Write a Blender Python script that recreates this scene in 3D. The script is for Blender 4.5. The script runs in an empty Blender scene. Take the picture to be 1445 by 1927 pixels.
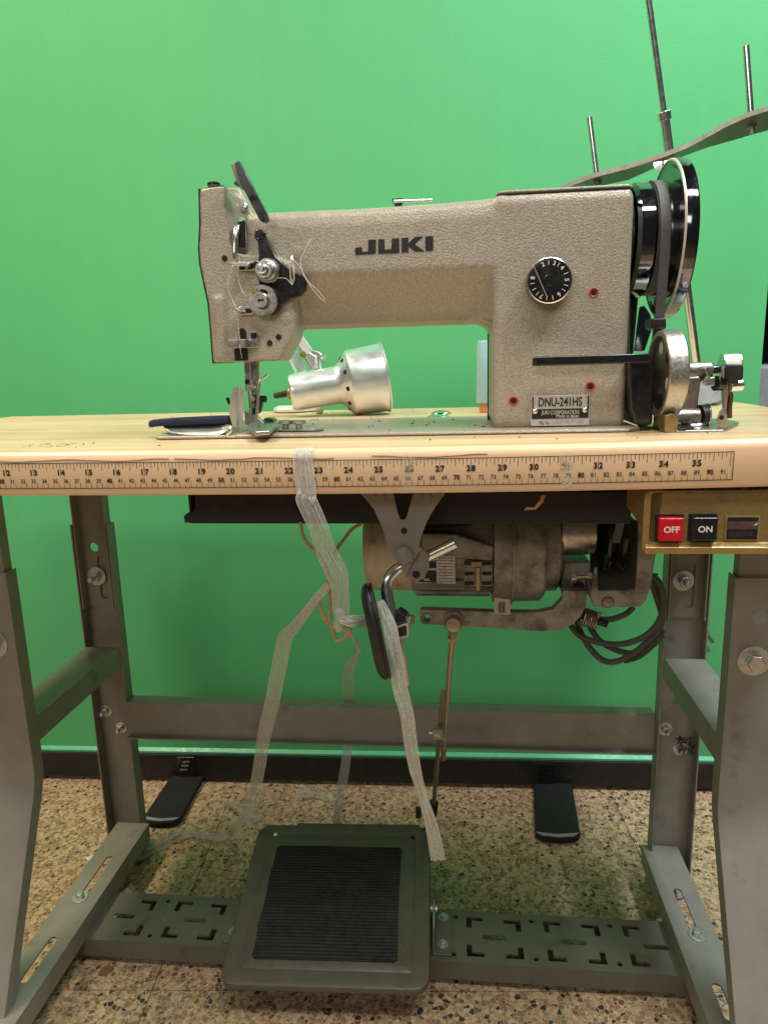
import bpy, bmesh, math, random
from mathutils import Vector, Matrix, Quaternion
random.seed(7)
scene = bpy.context.scene
col = scene.collection
# ------------------------------------------------------------------ camera
FPX, PW, PH = 1336.0, 1445.0, 1927.0
CAM = Vector((0.09261, -0.58285, 0.83134))
YAW, PITCH, ROLL = 0.10907, 0.20915, 0.02763
Rz = Matrix.Rotation(YAW, 3, 'Z'); Rx = Matrix.Rotation(-PITCH, 3, 'X'); Ry = Matrix.Rotation(ROLL, 3, 'Y')
RM = Rz @ Rx @ Ry
cd = bpy.data.cameras.new('camera'); cam = bpy.data.objects.new('camera', cd); col.objects.link(cam)
cd.sensor_fit = 'VERTICAL'; cd.sensor_height = 36.0; cd.lens = FPX / PH * 36.0; cd.clip_start = 0.02; cd.clip_end = 50
cam.matrix_world = Matrix.Translation(CAM) @ (RM @ Matrix.Rotation(math.radians(90), 3, 'X')).to_4x4()
scene.camera = cam
# ------------------------------------------------------------------ light
w = bpy.data.worlds.new('World'); scene.world = w; w.use_nodes = True
bg = w.node_tree.nodes['Background']; bg.inputs[0].default_value = (0.95, 0.97, 1.0, 1); bg.inputs[1].default_value = 0.05
def ceiling_lamp(name, loc, sx, sy, power, colr, target=None):
    d = bpy.data.lights.new(name, 'AREA'); d.shape = 'RECTANGLE'; d.size = sx; d.size_y = sy; d.energy = power; d.color = colr
    o = bpy.data.objects.new(name, d); col.objects.link(o); o.location = loc
    if target is not None:
        o.rotation_euler = (Vector(target) - Vector(loc)).to_track_quat('-Z', 'Y').to_euler()
    return o
ceiling_lamp('ceiling_light', (0.35, -0.85, 2.55), 1.2, 0.3, 23, (1.0, 0.96, 0.90))
ceiling_lamp('ceiling_light', (-1.22, 0.10, 2.50), 0.3, 1.2, 40, (1.0, 0.85, 0.65))
ceiling_lamp('ceiling_light', (1.00, -0.02, 2.50), 0.3, 1.2, 46, (0.86, 0.97, 1.0))
ceiling_lamp('ceiling_light', (-1.2, -4.2, 2.60), 3.0, 0.8, 44, (1.0, 0.95, 0.88), (0.0, 0.0, 0.9))
scene.view_settings.view_transform = 'Standard'; scene.view_settings.look = 'None'
scene.view_settings.exposure = 0.0; scene.view_settings.gamma = 1.0
scene.render.engine = 'CYCLES'
scene.cycles.max_bounces = 6; scene.cycles.transparent_max_bounces = 12
scene.cycles.use_denoising = True

# ------------------------------------------------------------------ photo survey helpers (picture point + known plane -> metres)
CR = dict(C1=(270,280,3.3225),C2=(600,340,3.6125),C3=(880,280,2.5575),C4=(980,0,3.1075),C5=(0,740,1.9986),C6=(723,740,2.0014),
          C7=(520,920,3.8026),C8=(840,920,2.388),D1=(0,920,3.3225),D2=(0,1400,3.0104),D3=(380,1480,3.0104),D4=(760,1400,2.1095),
          D5=(1150,1000,3.854),D6=(420,1080,3.0104),D7=(400,420,6.568),D8=(1150,560,4.898),
          R1=(420,640,7.225),R2=(500,600,5.161),R3=(360,290,7.225),R4=(1150,280,5.67),R5=(660,960,4.817),R6=(930,960,4.25),R7=(970,470,9.031),R8=(960,690,6.021),F=(0,0,1.0))
def ray(c, x, y):
    a = CR[c]; px, py = a[0]+x/a[2], a[1]+y/a[2]
    return RM @ Vector(((px-PW/2)/FPX, 1.0, -(py-PH/2)/FPX))
def onp(c, x, y, ax, val):
    d = ray(c, x, y); t = (val-CAM[ax])/d[ax]; return CAM + d*t
def Y(c, x, y, v): return onp(c, x, y, 1, v)
def Z(c, x, y, v): return onp(c, x, y, 2, v)
def X(c, x, y, v): return onp(c, x, y, 0, v)
def YS(c, pts, v): return [onp(c, a, b, 1, v) for a, b in pts]
def ZS(c, pts, v): return [onp(c, a, b, 2, v) for a, b in pts]

# ------------------------------------------------------------------ mesh helpers
def new(): return bmesh.new()
def box(lo, hi, bm=None):
    bm = bm or new()
    x0,y0,z0 = lo; x1,y1,z1 = hi
    v = [bm.verts.new(p) for p in ((x0,y0,z0),(x1,y0,z0),(x1,y1,z0),(x0,y1,z0),(x0,y0,z1),(x1,y0,z1),(x1,y1,z1),(x0,y1,z1))]
    for f in ((3,2,1,0),(4,5,6,7),(0,1,5,4),(1,2,6,5),(2,3,7,6),(3,0,4,7)): bm.faces.new([v[i] for i in f])
    return bm
def prism(pts, vec, bm=None):
    """closed 3-D polygon swept by vec"""
    bm = bm or new(); vec = Vector(vec)
    a = [bm.verts.new(p) for p in pts]; b = [bm.verts.new(Vector(p)+vec) for p in pts]
    n = len(a)
    fs = [bm.faces.new(a), bm.faces.new(list(reversed(b)))]
    for i in range(n): fs.append(bm.faces.new([a[(i+1)%n], a[i], b[i], b[(i+1)%n]]))
    bmesh.ops.recalc_face_normals(bm, faces=fs)
    return bm
def slab(c, pts, y0, y1, bm=None):
    """outline seen on plane y=y0, swept straight back to y1"""
    return prism(YS(c, pts, y0), (0, y1-y0, 0), bm)
def loft(rings, bm=None, cap=True, close=True):
    bm = bm or new()
    R = [[bm.verts.new(p) for p in r] for r in rings]; n = len(R[0]); fs = []
    for i in range(len(R)-1):
        for j in range(n if close else n-1):
            k = (j+1) % n
            fs.append(bm.faces.new([R[i][j], R[i][k], R[i+1][k], R[i+1][j]]))
    if cap and close:
        fs.append(bm.faces.new(list(reversed(R[0])))); fs.append(bm.faces.new(R[-1]))
    if close: bmesh.ops.recalc_face_normals(bm, faces=fs)
    return bm
def basis(ax):
    ax = Vector(ax).normalized(); t = Vector((0,0,1)) if abs(ax.z) < 0.9 else Vector((1,0,0))
    u = ax.cross(t).normalized(); return ax, u, u.cross(ax).normalized() * -1
def lathe(o, ax, prof, n=32, bm=None, cap=True):
    """prof = [(distance along axis, radius)]"""
    o = Vector(o); ax, u, v = basis(ax)
    rings = [[o+ax*t+(u*math.cos(2*math.pi*i/n)+v*math.sin(2*math.pi*i/n))*max(r,1e-5) for i in range(n)] for t, r in prof]
    return loft(rings, bm, cap)
def cyl(a, b, r, r2=None, n=20, bm=None):
    a, b = Vector(a), Vector(b); L = (b-a).length
    return lathe(a, b-a, [(0, r), (L, r if r2 is None else r2)], n, bm)
def smooth_path(pts, sub=6):
    P = [Vector(p) for p in pts]
    if len(P) < 3 or sub <= 1: return P
    out = []
    for i in range(len(P)-1):
        p0 = P[i-1] if i else P[0]*2-P[1]; p1, p2 = P[i], P[i+1]; p3 = P[i+2] if i+2 < len(P) else P[-1]*2-P[-2]
        for s in range(sub):
            t = s/sub
            out.append(0.5*((2*p1)+(p2-p0)*t+(2*p0-5*p1+4*p2-p3)*t*t+(3*p1-p0-3*p2+p3)*t**3))
    out.append(P[-1]); return out
def tube(pts, r, n=8, sub=6, bm=None, r2=None):
    P = smooth_path(pts, sub); m = len(P); rings = []
    t0 = (P[1]-P[0]).normalized(); _, u, v = basis(t0)
    for i, p in enumerate(P):
        t = (P[min(i+1,m-1)]-P[max(i-1,0)]).normalized()
        q = t0.rotation_difference(t); u = q @ u; v = q @ v; t0 = t
        rr = r if r2 is None else r+(r2-r)*i/(m-1)
        rings.append([p+(u*math.cos(2*math.pi*k/n)+v*math.sin(2*math.pi*k/n))*rr for k in range(n)])
    return loft(rings, bm)
def curve_mesh(splines, t=0.0, bev=0.0):
    cu = bpy.data.curves.new('c', 'CURVE'); cu.dimensions = '2D'; cu.fill_mode = 'BOTH'; cu.extrude = t/2; cu.bevel_depth = bev; cu.bevel_resolution = 1
    for s in splines:
        sp = cu.splines.new('POLY'); sp.points.add(len(s)-1); sp.use_cyclic_u = True
        for i, (a, b) in enumerate(s): sp.points[i].co = (a, b, 0, 1)
    ob = bpy.data.objects.new('c', cu); me = bpy.data.meshes.new_from_object(ob)
    bpy.data.objects.remove(ob); bpy.data.curves.remove(cu); return me
def add_mesh(me, M, bm=None, kill=True):
    bm = bm or new(); n = len(bm.verts); bm.from_mesh(me); bm.verts.ensure_lookup_table()
    for v in bm.verts[n:]: v.co = M @ v.co
    if kill: bpy.data.meshes.remove(me)
    return bm
def FACE(o, rot=0.0):   # local (u,v,w) -> picture-facing wall plane; w towards the viewer
    return Matrix.Translation(o) @ Matrix(((1,0,0,0),(0,0,-1,0),(0,1,0,0),(0,0,0,1))) @ Matrix.Rotation(rot, 4, 'Z')
def FLAT(o, rot=0.0): return Matrix.Translation(o) @ Matrix.Rotation(rot, 4, 'Z')
def circ(x, y, r, n=16): return [(x+r*math.cos(2*math.pi*i/n), y+r*math.sin(2*math.pi*i/n)) for i in range(n)]
def slot2(x0, y0, x1, y1, r, n=6):
    a = math.atan2(y1-y0, x1-x0); out = []
    for i in range(n+1): t = a+math.pi/2+math.pi*i/n; out.append((x0+r*math.cos(t), y0+r*math.sin(t)))
    for i in range(n+1): t = a-math.pi/2+math.pi*i/n; out.append((x1+r*math.cos(t), y1+r*math.sin(t)))
    return out
def rrect(x0, y0, x1, y1, r, n=5):
    out = []
    for cx, cy, a0 in ((x1-r,y1-r,0),(x0+r,y1-r,90),(x0+r,y0+r,180),(x1-r,y0+r,270)):
        for i in range(n+1):
            t = math.radians(a0+90*i/n); out.append((cx+r*math.cos(t), cy+r*math.sin(t)))
    return out
def text_mesh(s, size, bold=0.0, sx=1.0, ext=0.0, shear=0.0):
    cu = bpy.data.curves.new('t', 'FONT'); cu.body = s; cu.size = size; cu.align_x = 'CENTER'; cu.align_y = 'CENTER'; cu.offset = bold; cu.extrude = ext
    cu.shear = shear; cu.resolution_u = 3
    ob = bpy.data.objects.new('t', cu); me = bpy.data.meshes.new_from_object(ob)
    bpy.data.objects.remove(ob); bpy.data.curves.remove(cu)
    me.transform(Matrix.Diagonal((sx,1,1,1))); return me
def fit_text(me, width):
    xs = [v.co.x for v in me.vertices]; k = width/(max(xs)-min(xs)); c = (max(xs)+min(xs))/2
    me.transform(Matrix.Diagonal((k,1,1,1)) @ Matrix.Translation((-c,0,0))); return me
def text(s, M, size, bm=None, **k): return add_mesh(text_mesh(s, size, **k), M, bm)
def rot_about(bm, o, q):
    for v in bm.verts: v.co = Vector(o) + q @ (v.co-Vector(o))
    return bm

ROOT = {}
def thing(name, label, cat, loc, group=None):
    o = bpy.data.objects.new(name, None); col.objects.link(o); o.location = loc; o.empty_display_size = 0.02
    o['label'] = label; o['category'] = cat
    if group: o['group'] = group
    ROOT[o.name] = Vector(loc); return o
def finish(me, ang): 
    for p in me.polygons: p.use_smooth = True
    me.set_sharp_from_angle(angle=math.radians(ang))
def obj(name, bm, m, parent=None, bevel=0.0, seg=2, ang=35, label=None, cat=None, group=None, kind=None):
    me = bpy.data.meshes.new(name)
    if parent is not None: off = ROOT[parent.name]
    else:
        xs = [v.co for v in bm.verts]; lo = [min(c[i] for c in xs) for i in range(3)]; hi = [max(c[i] for c in xs) for i in range(3)]
        off = Vector(((lo[0]+hi[0])/2, (lo[1]+hi[1])/2, lo[2]))
    for v in bm.verts: v.co -= off
    bm.to_mesh(me); bm.free(); finish(me, ang)
    o = bpy.data.objects.new(name, me); col.objects.link(o)
    if isinstance(m, (list, tuple)):
        for k in m: me.materials.append(k)
    else: me.materials.append(m)
    if parent is not None: o.parent = parent; ROOT[o.name] = off
    else: o.location = off; ROOT[o.name] = off
    if bevel:
        b = o.modifiers.new('bevel', 'BEVEL'); b.width = bevel; b.segments = seg; b.limit_method = 'ANGLE'; b.angle_limit = math.radians(40); b.harden_normals = True
    if label: o['label'] = label
    if cat: o['category'] = cat
    if group: o['group'] = group
    if kind: o['kind'] = kind
    return o

# ------------------------------------------------------------------ materials
class N:
    def __init__(s, name):
        s.m = bpy.data.materials.new(name); s.m.use_nodes = True; s.t = s.m.node_tree; s.b = s.t.nodes['Principled BSDF']
    def n(s, typ, **k):
        o = s.t.nodes.new('ShaderNode'+typ)
        for a, b in k.items():
            if a in o.bl_rna.properties: setattr(o, a, b)
            else: o.inputs[a.replace('_', ' ')].default_value = b
        return o
    def l(s, a, b): s.t.links.new(a, b)
    def pos(s, scale=(1,1,1)):
        g = s.n('NewGeometry'); m = s.n('Mapping'); m.inputs['Scale'].default_value = scale; s.l(g.outputs['Position'], m.inputs[0]); return m.outputs[0]
    def noise(s, vec, sc, det=3, rough=0.55):
        o = s.n('TexNoise'); o.inputs['Scale'].default_value = sc; o.inputs['Detail'].default_value = det; o.inputs['Roughness'].default_value = rough; s.l(vec, o.inputs['Vector']); return o.outputs['Fac']
    def ramp(s, fac, stops):
        o = s.n('ValToRGB'); e = o.color_ramp.elements
        while len(e) < len(stops): e.new(0.5)
        for i, (p, c) in enumerate(stops): e[i].position = p; e[i].color = (*c, 1) if len(c) == 3 else c
        s.l(fac, o.inputs[0]); return o.outputs[0]
    def mix(s, fac, a, b, mode='MIX'):
        o = s.n('Mix'); o.data_type = 'RGBA'; o.blend_type = mode
        for inp, v in ((o.inputs[0], fac), (o.inputs[6], a), (o.inputs[7], b)):
            if hasattr(v, 'is_linked') or hasattr(v, 'links'): s.l(v, inp)
            else: inp.default_value = v if not isinstance(v, tuple) else (*v, 1)
        return o.outputs[2]
    def rng(s, fac, a, b, c, d):
        o = s.n('MapRange'); 
        for i, v in enumerate((a, b, c, d)): o.inputs[1+i].default_value = v
        s.l(fac, o.inputs[0]); return o.outputs[0]
    def bump(s, h, st, dist):
        o = s.n('Bump'); o.inputs['Strength'].default_value = st; o.inputs['Distance'].default_value = dist; s.l(h, o.inputs['Height']); s.l(o.outputs[0], s.b.inputs['Normal'])
    def set(s, **k):
        for a, v in k.items():
            i = s.b.inputs[a.replace('_', ' ')]
            if hasattr(v, 'links'): s.l(v, i)
            else: i.default_value = (*v, 1) if isinstance(v, tuple) and len(v) == 3 else v
        return s.m
def simple(name, c, rough=0.5, metal=0.0, var=0.12, sc=60, bump=0.0, bsc=600, dist=0.0004, rvar=0.12, dirt=None, dsc=25, damt=(0.58, 0.75), scratch=None, **k):
    s = N(name); p = s.pos(); f = s.noise(p, sc, 4)
    cc = s.mix(s.rng(f, 0.3, 0.7, 0, 1), tuple(x*(1-var) for x in c), tuple(min(1, x*(1+var)) for x in c))
    if dirt is not None:
        g = s.noise(p, dsc, 6, 0.65); cc = s.mix(s.rng(g, damt[0], damt[1], 0, 0.85), cc, dirt)
    if scratch is not None:
        q = s.noise(s.pos((90, 90, 900)), 1.0, 3, 0.6); q2 = s.noise(p, 7, 3); mm = s.n('Math'); mm.operation = 'MULTIPLY'
        s.l(s.rng(q, 0.66, 0.70, 0, 1), mm.inputs[0]); s.l(s.rng(q2, 0.5, 0.62, 0, 0.6), mm.inputs[1]); cc = s.mix(mm.outputs[0], cc, scratch)
    s.set(Base_Color=cc, Metallic=metal, Roughness=s.rng(s.noise(p, sc*2.3, 4), 0.3, 0.7, max(0.02, rough-rvar), rough+rvar), **k)
    if bump: s.bump(s.noise(p, bsc, 2), bump, dist)
    return s.m
M = {}
def mat_paint():
    s = N('hammered_beige_paint'); p = s.pos()
    v = s.noise(p, 640, 2, 0.5); big = s.noise(p, 14, 5, 0.6)
    c = s.mix(s.rng(v, 0.35, 0.66, 0, 1), (0.36,0.31,0.235), (0.51,0.45,0.355))
    c = s.mix(s.rng(big, 0.46, 0.8, 0, 0.45), c, (0.28,0.225,0.15))
    s.set(Base_Color=c, Roughness=0.38, Metallic=0.2, Specular_IOR_Level=0.55)
    s.bump(v, 0.6, 0.0011); return s.m
def mat_wood():
    s = N('pale_maple_laminate'); p = s.pos((1.2, 26, 26))
    f = s.noise(p, 2.2, 6, 0.62); g = s.noise(s.pos((6, 260, 260)), 2, 4, 0.7)
    c = s.ramp(f, [(0.28,(0.50,0.32,0.16)), (0.48,(0.66,0.475,0.275)), (0.62,(0.72,0.55,0.35)), (0.8,(0.60,0.41,0.22))])
    c = s.mix(s.rng(g, 0.45, 0.72, 0, 0.4), c, (0.50,0.30,0.13))
    d = s.noise(s.pos(), 9, 5); c = s.mix(s.rng(d, 0.6, 0.85, 0, 0.25), c, (0.42,0.28,0.15))
    s.set(Base_Color=c, Roughness=s.rng(d, 0.3, 0.7, 0.3, 0.45)); s.bump(g, 0.06, 0.0005); return s.m
def mat_terrazzo():
    s = N('terrazzo'); p = s.pos()
    w = s.n('TexNoise'); w.inputs['Scale'].default_value = 60; s.l(p, w.inputs['Vector'])
    ad = s.n('MixRGB'); ad.blend_type = 'ADD'; ad.inputs[0].default_value = 0.006; s.l(p, ad.inputs[1]); s.l(w.outputs['Color'], ad.inputs[2])
    def chips(sc, thr, rnd=1.0):
        v = s.n('TexVoronoi'); v.inputs['Scale'].default_value = sc; v.inputs['Randomness'].default_value = rnd; s.l(ad.outputs[0], v.inputs['Vector'])
        e = s.n('TexVoronoi'); e.feature = 'DISTANCE_TO_EDGE'; e.inputs['Scale'].default_value = sc; e.inputs['Randomness'].default_value = rnd; s.l(ad.outputs[0], e.inputs['Vector'])
        sep = s.n('SeparateColor'); s.l(v.outputs['Color'], sep.inputs[0])
        return sep, s.rng(e.outputs['Distance'], thr, thr+0.03, 0, 1)
    a, ea = chips(150, 0.045); b, eb = chips(310, 0.045)
    base = s.mix(s.noise(p, 8, 4), (0.46,0.32,0.18), (0.56,0.41,0.245))
    c2 = s.ramp(b.outputs[0], [(0.0,(0.10,0.065,0.04)),(0.12,(0.33,0.20,0.10)),(0.45,(0.44,0.30,0.165)),(0.8,(0.56,0.43,0.27)),(1.0,(0.26,0.14,0.07))])
    cc = s.mix(eb, base, c2)
    c1 = s.ramp(a.outputs[0], [(0.0,(0.02,0.02,0.02)),(0.10,(0.16,0.075,0.04)),(0.28,(0.25,0.15,0.08)),(0.5,(0.20,0.14,0.085)),(0.66,(0.36,0.24,0.14)),(0.85,(0.30,0.17,0.09))])
    c1.node.color_ramp.interpolation = 'CONSTANT'
    pick = s.rng(a.outputs[1], 0.60, 0.62, 1, 0)
    mm = s.n('Math'); mm.operation = 'MULTIPLY'; s.l(pick, mm.inputs[0]); s.l(ea, mm.inputs[1])
    cc = s.mix(mm.outputs[0], cc, c1)
    dirt = s.noise(p, 5, 6, 0.7); cc = s.mix(s.rng(dirt, 0.5, 0.8, 0, 0.45), cc, (0.20,0.12,0.06))
    bc = s.n('BrightContrast'); s.l(cc, bc.inputs[0]); bc.inputs[1].default_value = 0.16; bc.inputs[2].default_value = 0.28
    s.set(Base_Color=bc.outputs[0], Roughness=s.rng(dirt, 0.3, 0.7, 0.2, 0.45), Specular_IOR_Level=0.45); return s.m
def mat_wall():
    s = N('green_painted_panel'); p = s.pos(); f = s.noise(s.pos((9,9,1.6)), 2.2, 6, 0.7); g = s.noise(p, 240, 3)
    c = s.mix(s.rng(f, 0.3, 0.7, 0, 1), (0.110,0.52,0.20), (0.118,0.545,0.21))
    s.set(Base_Color=c, Roughness=0.5, Specular_IOR_Level=0.35); s.bump(g, 0.2, 0.0008); return s.m
def mat_belt_mat():
    s = N('strap_plastic'); p = s.pos(); f = s.noise(p, 300, 3)
    c = s.mix(s.rng(f, 0.35, 0.65, 0, 1), (0.66,0.66,0.58), (0.86,0.86,0.80))
    s.set(Base_Color=c, Roughness=0.3, IOR=1.3, Alpha=1.0); return s.m
M['paint'] = mat_paint(); M['wood'] = mat_wood(); M['terrazzo'] = mat_terrazzo(); M['wall'] = mat_wall(); M['strap'] = mat_belt_mat(); M['strap2'] = M['strap'].copy(); M['strap2'].name = 'clear_strap_plastic'; M['strap2'].node_tree.nodes['Principled BSDF'].inputs['Alpha'].default_value = 0.85
M['edge'] = simple('peach_edge_band', (0.86,0.58,0.345), 0.33, var=0.05, sc=9, dirt=(0.38,0.20,0.10), dsc=30, damt=(0.62,0.85))
M['mint'] = simple('mint_trim', (0.12,0.54,0.29), 0.35, var=0.04)
M['steelpaint'] = simple('grey_olive_steel_paint', (0.27,0.252,0.212), 0.40, scratch=(0.42,0.40,0.36), var=0.09, sc=25, bump=0.08, bsc=900, dirt=(0.10,0.085,0.06), dsc=18, damt=(0.6,0.8))
M['chrome'] = simple('worn_chrome', (0.86,0.84,0.81), 0.24, 1.0, var=0.04, sc=60, rvar=0.05)
M['steel'] = simple('dull_steel', (0.50,0.47,0.43), 0.36, 1.0, var=0.18, sc=110, rvar=0.12, dirt=(0.20,0.14,0.09), dsc=70, damt=(0.58,0.8))
M['alu'] = simple('silver_lacquered_aluminium', (0.80,0.83,0.86), 0.32, 0.8, var=0.04, sc=30, bump=0.03, bsc=900, rvar=0.05)
M['black'] = simple('black_enamel', (0.014,0.014,0.015), 0.22, var=0.2, dirt=(0.10,0.09,0.08), dsc=130, damt=(0.72,0.88), Coat_Weight=0.3)
M['blackchrome'] = simple('polished_black_chrome', (0.16,0.165,0.18), 0.09, 1.0, var=0.1, rvar=0.05, dirt=(0.05,0.05,0.05), dsc=150, damt=(0.6,0.8))
M['rubber'] = simple('black_rubber', (0.018,0.017,0.016), 0.42, var=0.25, sc=90)
M['matte'] = simple('matte_black_paint', (0.012,0.012,0.012), 0.55, var=0.3, sc=40, dirt=(0.055,0.05,0.042), dsc=22, damt=(0.55,0.8))
M['belt'] = simple('grey_worn_belt', (0.085,0.082,0.08), 0.65, var=0.2, sc=300, bump=0.3, bsc=1500)
M['white'] = simple('white_lamp_enamel', (0.72,0.70,0.64), 0.35, var=0.05)
M['motor'] = simple('dusty_motor_casting', (0.32,0.285,0.235), 0.5, 0.2, var=0.15, sc=60, bump=0.35, bsc=700, dirt=(0.045,0.038,0.03), dsc=24, damt=(0.47,0.66))
M['rodm'] = simple('brassy_zinc_rod', (0.50,0.42,0.32), 0.38, 1.0, var=0.2, sc=200)
M['gold'] = simple('mustard_hammer_paint', (0.34,0.225,0.085), 0.32, 0.25, var=0.08, sc=200, bump=0.12, bsc=800, dirt=(0.16,0.09,0.03), dsc=22, damt=(0.58,0.8))
M['red'] = simple('red_plastic', (0.62,0.012,0.025), 0.25, var=0.06)
M['redring'] = simple('red_paint_ring', (0.52,0.05,0.03), 0.5, var=0.2, sc=400)
M['hole'] = simple('dark_bore', (0.006,0.006,0.006), 0.7, var=0.2)  # shade inside holes and slots, painted as near-black solid patches
M['print'] = simple('black_ink', (0.011,0.011,0.012), 0.5, var=0.2)
M['whiteink'] = simple('cream_ink', (0.78,0.73,0.62), 0.5, var=0.05)
M['silverplate'] = simple('brushed_silver_plate', (0.66,0.62,0.57), 0.38, 0.25, var=0.06, sc=200)
M['brass'] = simple('olive_brass', (0.36,0.27,0.12), 0.4, 0.8, var=0.12, sc=90)
M['cast'] = simple('raw_cast_iron', (0.30,0.26,0.23), 0.4, 0.9, var=0.2, sc=120, bump=0.4, bsc=500, dirt=(0.12,0.08,0.06), dsc=60, damt=(0.5,0.75))
M['wheel'] = simple('cast_nickel_wheel', (0.52,0.49,0.43), 0.36, 0.9, var=0.1, sc=150, bump=0.15, bsc=700)
M['blue'] = simple('pale_blue_thread', (0.36,0.56,0.60), 0.7, var=0.08, sc=300, bump=0.4, bsc=900)
M['orange'] = simple('orange_wood', (0.60,0.25,0.09), 0.55, var=0.12)
M['navy'] = simple('navy_cloth', (0.012,0.016,0.045), 0.9, var=0.4, sc=500, bump=0.6, bsc=1200)
M['thread'] = simple('cream_thread', (0.72,0.65,0.52), 0.8, var=0.1, sc=500)
M['wire'] = simple('orange_brown_twine', (0.50,0.26,0.11), 0.6, var=0.2, sc=300)
M['cord'] = simple('grey_power_cord', (0.085,0.082,0.07), 0.55, var=0.15)
M['mat'] = simple('ribbed_black_mat', (0.010,0.0095,0.009), 0.7, var=0.35, sc=60, dirt=(0.035,0.03,0.024), dsc=14, damt=(0.5,0.8))
M['pedal'] = simple('pedal_cast_paint', (0.115,0.102,0.080), 0.42, 0.1, scratch=(0.20,0.18,0.15), var=0.1, sc=40, bump=0.15, bsc=600, dirt=(0.06,0.05,0.036), dsc=16, damt=(0.55,0.8))
M['gloss'] = simple('glossy_black_disc', (0.012,0.013,0.014), 0.12, var=0.2, Coat_Weight=0.6)
M['satin'] = simple('satin_steel', (0.74,0.72,0.69), 0.36, 0.85, var=0.03, sc=40, rvar=0.04)
M['mirror'] = simple('mirror_steel', (0.8,0.8,0.8), 0.06, 1.0, var=0.02, rvar=0.02)
M['footblack'] = simple('dull_black_plastic', (0.010,0.010,0.011), 0.75, var=0.2)
M['zinc'] = simple('zinc_bolt', (0.62,0.60,0.57), 0.42, 0.9, var=0.12, sc=200, dirt=(0.22,0.17,0.12), dsc=120, damt=(0.6,0.8))
M['shadedpaint'] = simple('shaded_steel_paint', (0.135,0.128,0.098), 0.42, var=0.08, sc=25, dirt=(0.07,0.06,0.045), dsc=18, scratch=(0.26,0.25,0.22))  # stand paint darkened: the shade under the table is put into its colour
M['tray'] = simple('dark_tray_steel', (0.115,0.11,0.105), 0.4, 0.3, var=0.04, sc=40, rvar=0.04)
M['bell'] = simple('brown_motor_paint', (0.52,0.42,0.29), 0.5, 0.15, var=0.12, sc=60, bump=0.3, bsc=700, dirt=(0.06,0.05,0.035), dsc=26, damt=(0.58,0.75))
M['paper'] = simple('cream_label', (0.50,0.42,0.30), 0.7, var=0.1)
M['leaf'] = simple('dry_brown_scrap', (0.26,0.12,0.05), 0.7, var=0.25)
M['tape'] = simple('amber_tape', (0.62,0.28,0.06), 0.4, var=0.1)
M['grey'] = simple('grey_plastic', (0.30,0.31,0.34), 0.5)
M['dust'] = simple('lint_fuzz', (0.55,0.50,0.42), 0.95, var=0.2)
M['speck'] = simple('dark_debris', (0.03,0.025,0.02), 0.8, var=0.4)
M['pin'] = simple('pencil_mark', (0.10,0.07,0.05), 0.8)
def mat_clear():
    s = N('clear_tape'); s.set(Base_Color=(0.9,0.82,0.7), Roughness=0.15, Alpha=0.18); return s.m
M['clear'] = mat_clear()
# ================================================================== SETTING: floor
T = 0.76            # table top height
fa = math.radians(4.2)   # the floor grid is turned a little against the table
floor = obj('floor', box((-6,-4,-0.05),(6,6,-0.004)), simple('floor_grout', (0.16,0.11,0.065), 0.8), kind='structure')
ts = 0.743; ux = Vector((math.cos(fa), math.sin(fa), 0)); uy = Vector((-math.sin(fa), math.cos(fa), 0)); o0 = Vector((-0.3285, 0.1905, 0))
for i in range(-3, 5):
    for j in range(-2, 4):
        c = o0+ux*(i*ts)+uy*(j*ts); g = 0.0007
        pts = [c+ux*g+uy*g, c+ux*(ts-g)+uy*g, c+ux*(ts-g)+uy*(ts-g), c+ux*g+uy*(ts-g)]
        obj('tile', prism([p-Vector((0,0,0.02)) for p in pts], (0,0,0.02)), M['terrazzo'], floor)

# ================================================================== SETTING: green partition behind
b0, b1 = Vector((-0.773,0.673,0)), Vector((0.572,0.709,0)); bd = (b1-b0).normalized(); bn = Vector((bd.y,-bd.x,0))
def BP(s, n, z): return b0+bd*s+bn*n+Vector((0,0,z))   # s along board, n towards viewer
S1 = (0.605-b0.x)/bd.x; S0 = -1.0
board = thing('partition_board', 'tall bright green partition panel on a black base rail behind the table', 'partition', BP(0.6,-0.02,0))
def bbox_(s0,s1,n0,n1,z0,z1,bm=None):
    return prism([BP(s0,n0,z0),BP(s1,n0,z0),BP(s1,n1,z0),BP(s0,n1,z0)], (0,0,z1-z0), bm)
obj('panel', bbox_(S0,S1,-0.04,-0.004,0.06,2.3), M['wall'], board, bevel=0.001)
obj('trim_strip', prism([BP(S0,-0.0036,0.0705),BP(S0,0.004,0.066),BP(S0,0.004,0.062),BP(S0,-0.0036,0.062)], bd*(S1-S0)), M['mint'], board)
obj('base_rail', bbox_(S0,S1-0.002,-0.045,0.008,0.008,0.0615), M['matte'], board, bevel=0.0015)
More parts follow.
